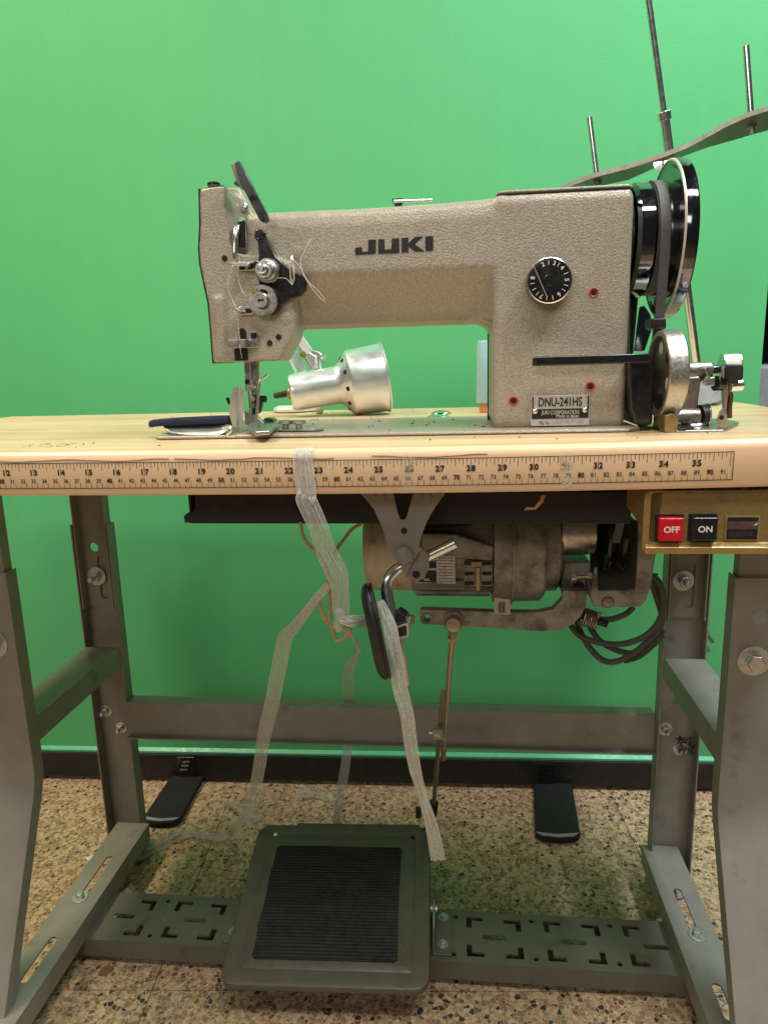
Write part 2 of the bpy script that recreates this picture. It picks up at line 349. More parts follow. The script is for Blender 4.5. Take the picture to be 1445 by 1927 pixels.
for c, a, b, wd, skw in (('F',300,1548,0.034,0.0),('F',1050,1578,0.037,-0.016)):
    p = Z(c,a,b,0.012); s = (p-b0).dot(bd); n = (p-b0).dot(bn)
    sk = 0.0
    pts = [(-wd,-0.02),(wd,-0.02),(wd+0.002,n-0.012),(wd*0.75,n-0.002),(0,n+0.002),(-wd*0.75,n-0.002),(-wd-0.002,n-0.012)]
    f = obj('foot', prism([BP(s+u-skw*(1-v/n),v,0.002) for u,v in pts], (0,0,0.012)), M['footblack'], board, bevel=0.003)
    obj('foot_lip', prism([BP(s+u*1.0,v,0.0142) for u,v in ((wd,n-0.013),(wd*0.75,n-0.004),(0,n),(-wd*0.75,n-0.004),(-wd,n-0.013),(-wd*.7,n-0.011),(0,n-0.0075),(wd*.7,n-0.011))], (0,0,0.0012)), M['grey'], f)
    bm = None
    for k in range(3): bm = bbox_(s-0.012+k*0.004, s+0.004+k*0.003, 0.0085, 0.013, 0.028+k*0.009, 0.0305+k*0.009, bm)
    obj('foot_bracket', bbox_(s-0.016,s+0.02,0.0082,0.0115,0.014,0.058), M['black'], board, bevel=0.001)
    obj('screw', bm, M['chrome'] if a < 500 else M['black'], board)

# ================================================================== far storage rack past the end of the partition
rk = thing('storage_rack', 'dark storage rack with grey bin showing past the end of the green partition', 'rack', (0.95,1.3,0))
obj('back_panel', box((0.72,1.5,0),(1.3,1.53,1.05)), M['matte'], rk)
for x in (0.74,1.26): obj('post', box((x-0.015,1.1,0),(x+0.015,1.13,1.05)), M['matte'], rk, bevel=0.002)
for z in (0.32,0.66,0.98): obj('shelf', box((0.72,1.1,z),(1.3,1.5,z+0.022)), M['matte'] if z > 0.9 else simple('shelf_wood', (0.42,0.25,0.13), 0.5), rk, bevel=0.002)
obj('grey_bin', box((0.76,1.14,0.684),(1.2,1.45,0.80)), M['grey'], bevel=0.01, label='grey storage bin on the dark rack beyond the partition', cat='bin')

# ================================================================== TABLE
table = thing('sewing_table', 'pale maple topped industrial sewing table on grey steel legs', 'table', (-0.05,0.25,0))
TX0, TX1, TD = -0.632, 0.489, 0.508
def warp(x, y):      # worn top: front edge lifts a few millimetres towards its ends
    k = max(0.0, 1-y/0.12)
    a = 0.0036*((x+0.02)/0.37)**2 if x > -0.02 else 0.0014*((x+0.02)/0.4)**2
    return min(a, 0.004)*k
rings = []
xs = [TX0+0.004+(TX1-0.03-TX0)*i/30 for i in range(31)]+[TX1-0.012, TX1-0.004, TX1]
for x in xs:
    yb = TD if x < TX1-0.02 else TD-(x-(TX1-0.02))**2*40
    k = warp(x, 0.0)
    prof = [(0.0,-0.033),(0.0,-0.006),(0.0015,-0.0025),(0.005,0.0)]
    ring = [Vector((x,a,T+b+k)) for a,b in prof]+[Vector((x,0.06,T+warp(x,0.06))),Vector((x,0.12,T)),Vector((x,yb-0.003,T)),Vector((x,yb,T-0.003)),Vector((x,yb,T-0.036)),Vector((x,0.003,T-0.037+k)),Vector((x,0.0,T-0.035+k))]
    rings.append(ring)
bm = loft(rings); 
obj('tabletop', bm, M['wood'], table, ang=30)
# peach edge band: thin sheet laid over the front edge
rings = []
for x in xs[:-2]:
    k = warp(x,0)
    rings.append([Vector((x,a,T+b+k)) for a,b in ((0.0065,0.0006),(0.0035,0.0002),(0.0008,-0.0022),(-0.0008,-0.0065),(-0.0008,-0.0345),(0.0006,-0.0373),(0.004,-0.0376),(0.004,-0.0365),(0.0065,-0.001))])
obj('edge_band', loft(rings), M['edge'], table, ang=50)
# grubby glue seam where the band has lifted
bm = new()
for xa, xb in ((-0.335,-0.155),(-0.15,-0.012),(0.02,0.115)):
    tube([Vector((x,-0.0009,T+warp(x,0)-0.0062+0.0009*math.sin(x*70)+random.uniform(-.0003,.0003))) for x in [xa+(xb-xa)*i/14 for i in range(15)]],0.00034,4,2,bm)
obj('glue_seam', bm, simple('brown_glue', (0.22,0.11,0.05), 0.6), table, kind='stuff')
# ruler print on the edge
yr = -0.0013
def rz(x, d): return T+warp(x,0)+d
bm = new()
RT, RB = -0.0088, -0.0305
def strip(x0,x1,d0,d1,n=1,y=yr):
    for i in range(n):
        a = x0+(x1-x0)*i/n; b = x0+(x1-x0)*(i+1)/n
        v = [bm.verts.new(p) for p in ((a,y,rz(a,d0)),(b,y,rz(b,d0)),(b,y,rz(b,d1)),(a,y,rz(a,d1)))]
        bm.faces.new(v)
inch = 0.0254; xe = 12.1*inch
strip(-0.585,xe,RT,RT+0.0006,30); strip(-0.585,xe,RB-0.0006,RB,30)
strip(xe-0.0006,xe,RB,RT)
for i in range(-23*8, 12*8+1):
    x = i*inch/8; k = i % 8
    L = {0:0.0105,4:0.0066}.get(k, 0.005 if k % 2 == 0 else 0.0036)
    if k == 0: L = 0.0108
    strip(x-0.0002, x+0.0002, RT-L, RT)
for i in range(-23, 12):
    s = str(24+i); x = i*inch
    sp = [-0.0021,0.0021] if len(s) == 2 else [-0.0021]
    for ch, dx in zip(s, sp): text(ch, FACE(Vector((x+dx, yr, rz(x,-0.0170)))), 0.0068, bm, bold=0.0003, sx=0.92)
for cm in range(8, 92):
    x = (cm-60.96)*0.01
    strip(x+0.0024, x+0.0027, RB, RB+0.0048); strip(x+0.0024-0.005, x+0.0027-0.005, RB, RB+0.0026)
    big = cm % 10 == 0
    text(str(cm), FACE(Vector((x-0.0005, yr, rz(x,-0.0245)))), 0.0056 if big else 0.0050, bm, bold=0.0002 if big else 0.00006, sx=0.9)
obj('ruler_markings', bm, M['print'], table)
def sheet(pts): 
    b_ = new(); b_.faces.new([b_.verts.new(p) for p in pts]); return b_
for x0,x1 in ((0.045,0.057),(0.1735,0.183)):
    obj('tape_piece', sheet([(x0,-0.0016,rz(x0,-0.004)),(x1,-0.0016,rz(x1,-0.0035)),(x1-0.001,-0.0016,rz(x1,-0.034)),(x0+0.001,-0.0016,rz(x0,-0.035))]), M['clear'], table)
torn = simple('torn_paper', (0.62,0.52,0.40), 0.8, var=0.2, sc=800)
for (x,d,wd,h) in ((0.0508,-0.0125,0.008,0.012),(0.1778,-0.0135,0.009,0.009),(0.1795,-0.0295,0.007,0.007)):
    bm = new()
    for k in range(14):
        a = x+random.uniform(-.5,.5)*wd; b = d+random.uniform(-.5,.5)*h; r = random.uniform(0.0004,0.0016)
        bm.faces.new([bm.verts.new((a+r*math.cos(t)*random.uniform(.5,1.3), -0.00165-0.00002*k, rz(a,b)+r*math.sin(t)*random.uniform(.5,1.4))) for t in (0.3,1.5,2.9,4.1,5.2)])
    obj('tape_residue', bm, torn, table, kind='stuff')
# handwriting left on the top in pencil
bm = new()
for st in ([(85,205),(128,193)],[(150,200),(158,194),(190,191)],[(196,191),(180,191),(178,194),(196,198),(194,203),(172,204)],[(235,191),(215,199),(224,203),(250,196),(248,192),(236,191)],[(252,194),(288,189)],[(95,204),(90,206)]):
    tube([Z('C5',a,b,T+0.0001) for a,b in st], 0.00045, 4, 4, bm)
obj('pencil_mark', bm, M['pin'], table)
# two domed steel caps let into the top behind the bed
for a,b,r in ((830,779,0.0140),(824,786.5,0.0150)):
    p = Z('F',a,b,T); obj('steel_cap', lathe(p,(0,0,1),[(0,r),(0.0014,r*0.96),(0.0036,r*0.7),(0.0048,r*0.3),(0.0050,0)],28), M['mirror'], table, ang=60)
p = Z('F',1437,816,T); obj('round_sticker', lathe(p,(0,0,1),[(0.0001,0.011),(0.0005,0.011)],28), simple('orange_paper', (0.85,0.36,0.13), 0.6), table)

# legs -------------------------------------------------------------
def hexnut(p, ax, r, h, name, parent, wr=None, stud=0.0):
    """washer + hexagon + stud, ax points out of the surface"""
    ax = Vector(ax)
    bm = lathe(p, ax, [(0,wr or r*1.7),(0.0016,wr or r*1.7)], 24) 
    lathe(Vector(p)+ax*0.0017, ax, [(0,r),(h*0.85,r),(h,r*0.86)], 6, bm)
    if stud: lathe(Vector(p)+ax*h, ax, [(0,r*0.52),(stud,r*0.52),(stud+0.001,r*0.42)], 14, bm)
    return obj(name, bm, M['zinc'], parent, bevel=0.0005)
def chan(x0, x1, levels, t, d, flip=1, bm=None):
    """C channel: levels = [(z, y of web face)], flanges run d behind (flip 1) or in front (-1)"""
    rings = []
    for z, y in levels:
        f = flip
        rings.append([Vector(p) for p in ((x0,y,z),(x1,y,z),(x1,y+f*d,z),(x1-t,y+f*d,z),(x1-t,y+f*t,z),(x0+t,y+f*t,z),(x0+t,y+f*d,z),(x0,y+f*d,z))])
    return loft(rings, bm)
for side, xi, xo in (('L',-0.457,-0.519),('R',0.388,0.450)):
    x0, x1 = min(xi,xo), max(xi,xo)
    fy = 0.194 if side == 'L' else 0.188
    fl = obj('front_leg', chan(x0,x1,[(0.0,fy-0.150),(0.03,fy-0.137),(0.29,fy-0.009),(0.309,fy-0.002),(0.33,fy),(0.592,fy)],0.0025,0.022), M['steelpaint'], table, bevel=0.0022)
    obj('inner_post', chan(x0+0.0045,x1-0.0045,[(0.45,fy+0.004),(0.7225,fy+0.004)],0.0025,0.017), M['steelpaint'], fl, bevel=0.0018)
    if side == 'R':
        p = Y('F',1417,1243,fy); hexnut(p,(0,-1,0),0.0098,0.009,'bolt',fl,wr=0.0175)
        p = Y('F',1427,1162,fy); obj('hole_disc', lathe(p,(0,-1,0),[(-0.001,0.0085),(0.0004,0.0085)],20), simple('bluish_grey', (0.34,0.37,0.42), 0.4, 0.6), fl)  # flat bluish disc stands in for an open hole in the web
    else:
        p = Y('F',-9,1212,fy); hexnut(p,(0,-1,0),0.0098,0.009,'bolt',fl,wr=0.0175)
    # rear leg: open side faces the viewer
    yb = 0.472 if side == 'L' else 0.455
    hx = Y('F',179,1029,yb) if side == 'L' else Y('F',1285,1000,yb)
    h2 = []
    web = add_mesh(curve_mesh([[(x0,0.0),(x1,0.0),(x1,0.592),(x0,0.592)], circ(hx.x,hx.z,0.0082,20)],0.0025), FACE(Vector((0,yb,0))))
    box((x0,yb-0.022,0.0),(x0+0.0025,yb-0.0012,0.592),web); box((x1-0.0025,yb-0.022,0.0),(x1,yb-0.0012,0.592),web)
    rl = obj('rear_leg', web, M['steelpaint'], table, bevel=0.0008)
    zb = 0.452 if side == 'L' else 0.45
    xm = (x0+x1)/2
    web = add_mesh(curve_mesh([[(x0+0.004,zb),(x1-0.004,zb),(x1-0.004,0.7225),(x0+0.004,0.7225)], circ(hx.x,hx.z,0.0082,20), slot2(xm+0.006,zb+0.02,xm+0.006,zb+0.078,0.0075)],0.0025), FACE(Vector((0,yb-0.0035,0))))
    box((x0+0.004,yb-0.021,zb),(x0+0.0065,yb-0.0048,0.7225),web); box((x1-0.0065,yb-0.021,zb),(x1-0.004,yb-0.0048,0.7225),web)
    obj('inner_post', web, M['steelpaint'], rl, bevel=0.0008)
    if side == 'L':
        hexnut(Y('F',183,1084,yb-0.005),(0,-1,0),0.0085,0.009,'bolt',rl,wr=0.0155,stud=0.014)
        hexnut(Y('D1',665,1385,yb-0.0012),(0,-1,0),0.0062,0.006,'bolt',rl,wr=0.011,stud=0.010)
        hexnut(Y('D1',762,1490,yb-0.0012),(0,-1,0),0.0062,0.006,'bolt',rl,wr=0.010,stud=0.010)
    else:
        hexnut(Y('D5',520,355,yb-0.005),(0,-1,0),0.0085,0.009,'bolt',rl,wr=0.0155,stud=0.012)
        hexnut(Y('D5',388,1430,yb-0.0012),(0,-1,0),0.0062,0.006,'bolt',rl,wr=0.011,stud=0.010)
        hexnut(Y('D5',500,1570,yb-0.0012),(0,-1,0),0.0062,0.006,'bolt',rl,wr=0.012,stud=0.006)
        bmf = new()
        for k in range(60):
            q = Y('D5',525+random.uniform(-45,60),1550+random.uniform(-55,60),yb-0.012+random.uniform(-0.006,0.004)); d_ = Vector((random.uniform(-1,1),random.uniform(-1,1),random.uniform(-1,1)))*0.005
            tube([q-d_,q+Vector((random.uniform(-1,1),0,random.uniform(-1,1)))*0.002,q+d_],0.0006,4,3,bmf)
        obj('lint_clump', bmf, M['speck'], rl)
    # side brace between the legs
    zt = 0.388 if side == 'L' else 0.392
    bm = new()
    box((x0+0.0028,fy+0.0225,zt-0.0025),(x1-0.0028,yb-0.0225,zt),bm); box((x0+0.0028,fy+0.0225,zt-0.034),(x0+0.0053,yb-0.0225,zt-0.0026),bm); box((x1-0.0053,fy+0.0225,zt-0.034),(x1-0.0028,yb-0.0225,zt-0.0026),bm)
    obj('brace', bm, M['steelpaint'], table, bevel=0.0009)
    # slotted foot channel
    f0, f1 = (-0.496,-0.440) if side == 'L' else (0.377,0.432)
    ft = 0.067; holes = []
    if side == 'L': seg = [((620,650),(505,830)),((300,1110),(120,1330))]; c = 'D2'
    else: seg = [((1085,585),(1137,725)),((1240,965),(1275,1080))]; c = 'D4'
    for a_, b_ in seg:
        p = Z(c,*a_,ft); q = Z(c,*b_,ft); holes.append(slot2(p.x,p.y,p.x,q.y,0.0058))
    y0f, y1f = 0.018, 0.448
    bm = add_mesh(curve_mesh([[(f0,y0f),(f1,y0f),(f1,y1f),(f0,y1f)]]+holes,0.0026), FLAT(Vector((0,0,ft-0.0013))))
    box((f0,y0f,0.036),(f0+0.0026,y1f,ft-0.0027),bm); box((f1-0.0026,y0f,0.036),(f1,y1f,ft-0.0027),bm)
    fo = obj('foot', bm, M['steelpaint'], table, bevel=0.0009)
    p = Z('D2',455,872,ft) if side == 'L' else Z('D4',1162,760,ft)
    hexnut(p,(0,0,1),0.0062,0.007,'bolt',fo,wr=0.0115)
    for yy, n in ((yb-0.012,'r'),(fy-0.14,'f')):
        obj('floor_pad', lathe((xm+(0.012 if side=='L' else -0.0),yy,0.001),(0,0,1),[(0,0.034),(0.003,0.034),(0.006,0.030),(0.008,0.012)],28), M['steelpaint'], table, ang=50)
# rear cross rail
zr0, zr1 = 0.231, 0.292
bm = box((-0.4565,0.448,zr0),(0.3875,0.4505,zr1)); box((-0.4565,0.4506,zr1-0.0026),(0.3875,0.474,zr1),bm); box((-0.4565,0.438,zr0-0.0003),(0.3875,0.4479,zr0+0.0024),bm)
obj('cross_rail', bm, M['steelpaint'], table, bevel=0.0009)
# treadle bar with punched slots
bz = 0.040; by0, by1 = 0.2275, 0.3195; holes = []
def ell(cx, cy, sx, sy, a=0.024, b=0.021, t=0.0076):   # L slot, corner at (cx,cy), legs towards sx / sy
    pts = [(0,0),(a,0),(a,t),(t,t),(t,b),(0,b)]
    pts = [(cx+sx*u, cy+sy*v) for u,v in pts]
    return pts if sx*sy > 0 else pts[::-1]
for cx in (-0.404,-0.295,0.137,0.246,0.355):
    if cx+0.04 < 0.378 and cx-0.04 > -0.44:
        holes.append(ell(cx-0.0385,0.309,1,-1)); holes.append(ell(cx+0.0385,0.307,-1,-1)); holes.append(ell(cx-0.0385,0.2385,1,1)); holes.append(ell(cx+0.0385,0.2385,-1,1))
    elif cx > 0: holes.append(ell(cx-0.0385,0.309,1,-1)); holes.append(ell(cx-0.0385,0.2385,1,1))
    else: holes.append(ell(cx+0.0385,0.307,-1,-1)); holes.append(ell(cx+0.0385,0.2385,-1,1))
    holes.append(slot2(cx-0.0125,0.273,cx+0.0125,0.273,0.0043))
    if cx not in (0.355,-0.295): holes.append(circ(cx+0.0545,0.3065,0.0038,12)); holes.append(circ(cx+0.0545,0.2405,0.0038,12))
holes.append(circ(0.0833,0.3075,0.0038,12)); holes.append(circ(0.081,0.2405,0.0038,12))
bm = add_mesh(curve_mesh([[(-0.452,by0),(0.395,by0),(0.395,by1),(-0.452,by1)]]+holes,0.0026), FLAT(Vector((0,0,bz-0.0013))))
box((-0.452,by0,0.012),(0.395,by0+0.0026,bz-0.0027),bm); box((-0.452,by1-0.0026,0.012),(0.395,by1,bz-0.0027),bm)
obj('treadle_bar', bm, M['shadedpaint'], table, bevel=0.0009)
# ================================================================== SEWING MACHINE
sm = thing('sewing_machine', 'beige hammered-paint industrial sewing machine with long arm on the table', 'sewing machine', (0.05,0.19,T))
BT = T+0.004     # bed top
bm = prism([(-0.212,0.103,T+0.0006),(-0.205,0.100,T+0.0006),(0.250,0.100,T+0.0006),(0.262,0.112,T+0.0006),(0.262,0.278,T+0.0006),(-0.212,0.278,T+0.0006)], (0,0,0.0036))
obj('bed', bm, M['paint'], sm, bevel=0.0022, seg=3)
obj('slide_plate', box((-0.210,0.106,BT+0.0001),(-0.128,0.274,BT+0.0012)), M['steel'], sm, bevel=0.0004)
obj('needle_plate', box((-0.1275,0.150,BT+0.0001),(-0.098,0.235,BT+0.0014)), M['steel'], sm, bevel=0.0004)
# ---- casting: solids fused by a voxel skin so that all joints are filleted
bm = new()
CX0, CX1 = 0.1246, 0.2512
# column
rings = []
for z, e in ((BT-0.001,0.003),(BT+0.006,0.0),(0.972,0.0),(0.979,0.0025)):
    rings.append([Vector(p) for p in ((CX0+e,0.127+e,z),(CX0+0.006,0.1245+e,z),(CX1-0.004,0.1245+e,z),(CX1-e,0.129+e,z),(CX1-e,0.232,z),(CX0+e,0.232,z))])
loft(rings, bm)
# arm: section (y,z) with a crease where the lower face turns in
def armsec(x, zt, k=0.0, q=0.0):
    pts = [(0.1255+k,zt-0.016),(0.1275+k,zt-0.006),(0.134+k,zt-0.0008),(0.146,zt+0.001),(0.19,zt+0.001),(0.203,zt-0.008),(0.205,0.90),(0.203,0.874),(0.196,0.8665),(0.172-0.030*q,0.8662),(0.158-0.026*q,0.870),(0.150-0.0215*q,0.8785),(0.1435-0.0165*q,0.890),(0.1265+k,0.9142),(0.1255+k,0.917)]
    return [Vector((x,a,b)) for a,b in pts]
loft([armsec(-0.112,0.9755,0.002),armsec(-0.09,0.9757),armsec(0.0,0.9750),armsec(0.085,0.9764),armsec(0.104,0.9772,0,0.10),armsec(0.116,0.9778,0,0.4),armsec(0.126,0.9784,0,0.85),armsec(0.132,0.9787,0,1.0),armsec(0.18,0.980,0,1.0)], bm)
# inner corner under the arm
rr = 0.020
arc = [(CX0+0.002-rr*(1-math.sin(t)), 0.8667-rr*(1-math.cos(t))) for t in [math.pi/2*i/8 for i in range(9)]]
prism([Vector((a,0.150,b)) for a,b in [(CX0+0.012,0.8760)]+[(CX0-rr,0.8760)]+arc+[(CX0+0.012,0.8667-rr)]], (0,0.052,0), bm)
# head
hd = [(375,355),(421,349),(424.5,351),(424.5,385),(427.5,420),(434,452),(441,474),(456,478),(500,478),(551,500),(556,590),(549,635),(524,679),(402,682.5),(396,611),(392,569),(386,542),(376.5,497),(374.5,467),(376.5,424),(376,390)]
slab('F', hd, 0.1215, 0.172, bm)
slab('F', [(424,352),(449,352),(458,368),(474,401),(520,420),(520,520),(424,520)], 0.168, 0.196, bm)     # plate behind the take-up slot
slab('F', [(374,357),(424,351),(424,520),(376,500)], 0.165, 0.196, bm)
slab('F', [(402,540),(556,540),(556,600),(549,635),(524,679),(403,682)], 0.160, 0.196, bm)
# raised rib down the left of the head and boss around the tension unit
prism([Y('F',a,b,0.1185) for a,b in ((401,560),(417,557),(424,580),(424,680),(404,681))], (0,0.01,0), bm)
lathe(Y('F',497,548,0.1225)+Vector((0,0.01,0)), (0,-1,0), [(0,0.030),(0.0098,0.0275),(0.0112,0.024)], 32, bm)
bmesh.ops.recalc_face_normals(bm, faces=bm.faces)
cast = obj('casting', bm, M['paint'], sm, ang=180)
r = cast.modifiers.new('skin','REMESH'); r.mode = 'VOXEL'; r.voxel_size = 0.0018; r.use_smooth_shade = True
s_ = cast.modifiers.new('fillet','SMOOTH'); s_.factor = 0.5; s_.iterations = 7
obj('face_gasket', slab('F',[(a-1.2,b) for a,b in ((374.5,355),(375.5,390),(376,424),(374,467),(376,497),(385.5,542),(391.5,569),(395.5,611),(401,684))]+[(a+2.2,b) for a,b in reversed(((374.5,355),(375.5,390),(376,424),(374,467),(376,497),(385.5,542),(391.5,569),(395.5,611),(402,682)))],0.126,0.195), M['matte'], sm)
# top cover plate on the column
cv = prism([(CX0+0.004,0.130,0.9795),(CX0+0.012,0.1275,0.9795),(CX1-0.006,0.1275,0.9795),(CX1-0.001,0.133,0.9795),(CX1-0.001,0.228,0.9795),(CX0+0.004,0.228,0.9795)], (0,0,0.0032))
obj('top_cover', cv, M['paint'], sm, bevel=0.0015, seg=3)
cv = prism([(CX0+0.003,0.1288,0.9786),(CX0+0.012,0.1263,0.9786),(CX1-0.006,0.1263,0.9786),(CX1,0.132,0.9786),(CX1,0.229,0.9786),(CX0+0.003,0.229,0.9786)], (0,0,0.0009))
obj('cover_gasket', cv, M['matte'], sm)
# thin black strip up the back left edge of the column
obj('rear_strip', box((CX0-0.0012,0.222,BT),(CX0+0.004,0.236,0.858)), M['black'], sm)
# maker's name on the arm
yl = 0.1249
L = {'J':[(247,455),(292,452),(294,484),(333,482),(336,402),(388,400),(386,490),(380,497),(252,505),(246,498)],
     'U':[(403,400),(446,397),(447,468),(493,466),(497,393),(545,391),(547,484),(540,491),(410,497),(403,490)],
     'K':[(562,388),(608,386),(607,424),(655,381),(708,379),(650,430),(717,478),(655,482),(607,445),(608,485),(562,488)],
     'I':[(723,380),(773,376),(777,380),(777,470),(770,474),(724,477)]}
for k, pts in L.items():
    obj('logo_letter', prism(YS('C2',pts,yl), (0,0.0018,0)), M['print'], sm)
# stitch length dial
dc = Y('R7',575,520,0.106)
mmpx = (Y('R7',675,520,0.106)-dc).x/100
R_ = 0.0203
dial = obj('stitch_dial', lathe(dc+Vector((0,0.022,0)),(0,-1,0),[(0,0.017),(0.006,0.017),(0.0065,R_),(0.0165,R_),(0.0205,R_*0.985),(0.0219,R_*0.94),(0.022,R_*0.9),(0.022,0.0)],56), M['black'], sm, ang=40)
obj('dial_rim', lathe(dc+Vector((0,0.0012,0)),(0,-1,0),[(0,R_*1.006),(0.0006,R_*1.003),(0.0012,R_*0.955),(0.0004,R_*0.945)],56,cap=False), M['chrome'], dial)
bm = new()
def polar(a_deg, r): t = math.radians(a_deg); return dc+Vector((r*math.sin(t), -0.0003, r*math.cos(t)))
for ch, a in (('2',-24),('3',15),('4',46),('5',90),('6',145),('7',-152),('8',-80)):
    text(ch, FACE(polar(a,0.0152), -math.radians(a)), 0.0056, bm, bold=0.0001)
for a in (-4,30,69,108,125,168,-172,-136,-118,-98):
    p0, p1 = polar(a,0.0135), polar(a,0.0175); d = (p1-p0).normalized(); q = d.cross(Vector((0,1,0)))*0.00028
    bm.faces.new([bm.verts.new(v) for v in (p0-q,p0+q,p1+q,p1-q)])
p0, p1 = dc+Vector((-0.0138,-0.0003,0.0118)), dc+Vector((-0.002,-0.0003,-0.0148)); q = Vector((0.00014,0,0.00006))
bm.faces.new([bm.verts.new(v) for v in (p0-q,p0+q,p1+q,p1-q)])
obj('dial_figures', bm, M['whiteink'], dial)
sc_ = obj('dial_screw', lathe(dc,(0,-1,0),[(-0.001,0.0056),(0.0004,0.0056),(0.0005,0.0048),(0.0002,0.0046),(0.0002,0.0)],28), M['black'], dial)
# red-ringed oil holes
for c,a,b in (('R7',1325,725),('R8',905,222),('R8',35,388)):
    p = Y(c,a,b,0.1242)
    rg = obj('oil_hole', lathe(p,(0,-1,0),[(-0.002,0.0050),(0.0004,0.0047),(0.0008,0.0038),(0.0003,0.003)],18,cap=False), M['redring'], sm)
    obj('bore', lathe(p,(0,-1,0),[(-0.002,0.0031),(0.0003,0.0030)],18), M['hole'], rg)
# name plate
yp = 0.1226
npl = obj('name_plate', prism([Y('R8',a,b,yp) for a,b in ((240,345),(255,332),(880,318),(898,325),(890,655),(875,664),(245,674),(230,665))],(0,0.002,0)), M['silverplate'], sm, bevel=0.0003)
def pl(pts, m, nm, d=0.0004): return obj(nm, prism([Y('R8',a,b,yp-d) for a,b in pts],(0,d*0.8,0)), m, npl)
pl([(244,485),(886,470),(884,580),(242,596)],M['print'],'plate_band'); pl([(246,340),(263,339),(262,480),(246,481)],M['print'],'plate_bar'); pl([(874,326),(890,325),(888,470),(872,470)],M['print'],'plate_bar')
slope = math.radians(-0.2)
def ptxt(s, a0, a1, b, size, m, nm, **k):
    p0, p1 = Y('R8',a0,b,yp-0.0006), Y('R8',a1,b-(a1-a0)*0.012,yp-0.0006)
    return obj(nm, add_mesh(fit_text(text_mesh(s, size, **k), (p1-p0).length), FACE((p0+p1)/2, slope)), m, npl)
ptxt('DNU-241HS',320,812,408,0.0118,M['print'],'plate_lettering',bold=0.00022)
ptxt('JUKI CORPORATION',352,776,522,0.0054,M['whiteink'],'plate_lettering')
ptxt('Made in Japan',520,776,561,0.0046,M['whiteink'],'plate_lettering')
ptxt('Mfg. No.',322,450,637,0.0044,M['print'],'plate_lettering')
ptxt('USUYAUYU55',475,828,626,0.0056,simple('stamped_grey',(0.42,0.38,0.34),0.5,0.5),'plate_lettering')
for a,b in ((280,508),(843,492)): obj('plate_screw', lathe(Y('R8',a,b,yp-0.0004),(0,-1,0),[(0,0.0027),(0.0008,0.0022),(0.0012,0.0008),(0.0012,0)],14), M['chrome'], npl, ang=60)
obj('drain_notch', lathe(Y('R8',700,690,0.1238),(0,-1,0),[(-0.003,0.0045),(0.0008,0.0045)],16), M['hole'], sm)
# spool pin on top of the arm
bm = lathe(Y('C2',540,185,0.150),(0,0,1),[(-0.002,0.0035),(0.003,0.004),(0.006,0.0062),(0.0075,0.0062)],16)
obj('spool_pin_base', bm, M['black'], sm)
obj('spool_pin', tube([Y('C2',508,140,0.142),Y('C2',600,138,0.146),Y('C2',770,131,0.150)],0.0016,10,3), M['chrome'], sm)
# oil drips under the arm
for a,b in ((325,988),(475,975),(562,983),(370,968),(270,962),(710,925),(635,928),(605,920),(420,936)):
    p = Y('C2',a,b-6,0.158 if b < 950 else 0.175); obj('oil_drip', lathe(p+Vector((0,0,0.002)),(0,-0.3,-1),[(0,0.0022),(0.0014,0.0021),(0.0026,0.0012),(0.003,0)],10), simple('brown_oil',(0.22,0.10,0.03),0.2) if 'brown_oil' not in bpy.data.materials else bpy.data.materials['brown_oil'], sm, ang=60)
# ---- head details
def disc(c,a,b,y,prof,m,nm,par,n=36,ang=35,ax=(0,-1,0)): return obj(nm, lathe(Y(c,a,b,y),ax,prof,n), m, par, ang=ang)
tp = [(515,130),(545,85),(600,75),(650,110),(660,180),(700,260),(790,420),(950,560),(1060,620),(1130,640),(1170,720),(1150,830),(1090,900),(950,940),(860,990),(820,1070),(760,1130),(700,1140),(640,1050),(600,900),(575,760),(560,600),(570,400),(560,230),(515,180)]
tens = obj('tension_plate', slab('D7',tp,0.1155,0.1225), M['black'], sm, bevel=0.0012)
disc('D7',580,140,0.1155,[(-0.002,0.0045),(0.0015,0.0045),(0.0025,0.0035),(0.0026,0)],M['black'],'screw',tens)
k7 = 1/ (6.568*1336/0.70)
obj('tension_disc', lathe(Y('D7',690,590,0.113),(0,-1,0),[(-0.003,0.006),(0,138*k7),(0.0012,142*k7),(0.002,128*k7),(0.003,145*k7),(0.0042,140*k7),(0.005,110*k7)],40), M['chrome'], tens, ang=30)
bm = new()
for i in range(5): lathe(Y('D7',672-i*4,583,0.108-i*0.0018),(0,-1,0),[(0,104*k7),(0.0006,110*k7),(0.0012,104*k7)],32,bm,cap=False)
obj('tension_spring', bm, M['steel'], tens)
obj('tension_knob', lathe(Y('D7',643,575,0.099),(0,-1,0),[(-0.009,70*k7),(-0.002,96*k7),(0.004,96*k7),(0.0048,90*k7),(0.0048,58*k7),(0.0095,55*k7),(0.0102,46*k7),(0.0102,0)],36), M['chrome'], tens, ang=30)
obj('knob_slot', box(Y('D7',622,590,0.0880),tuple(Y('D7',640,545,0.0880)+Vector((0,0.003,0)))), M['hole'], tens)
obj('thread_wheel', lathe(Y('D7',622,955,0.1105),(0,-1,0),[(-0.004,150*k7),(-0.002,183*k7),(0.001,183*k7),(0.0022,176*k7),(0.0022,0)],48), M['steel'], tens, ang=30)
obj('wheel_hub', lathe(Y('D7',602,950,0.1075),(0,-1,0),[(-0.002,92*k7),(0.004,90*k7),(0.0048,82*k7),(0.0048,60*k7),(0.004,58*k7),(0.004,0)],36), M['steel'], tens, ang=30)
obj('hub_slot', box(Y('D7',560,965,0.1032),tuple(Y('D7',632,938,0.1032)+Vector((0,0.002,0)))), M['hole'], tens)
obj('wheel_window', prism([Y('D7',a,b,0.1081) for a,b in ((580,840),(600,812),(650,820),(688,850),(675,878),(630,860))],(0,0.001,0)), M['hole'], tens)
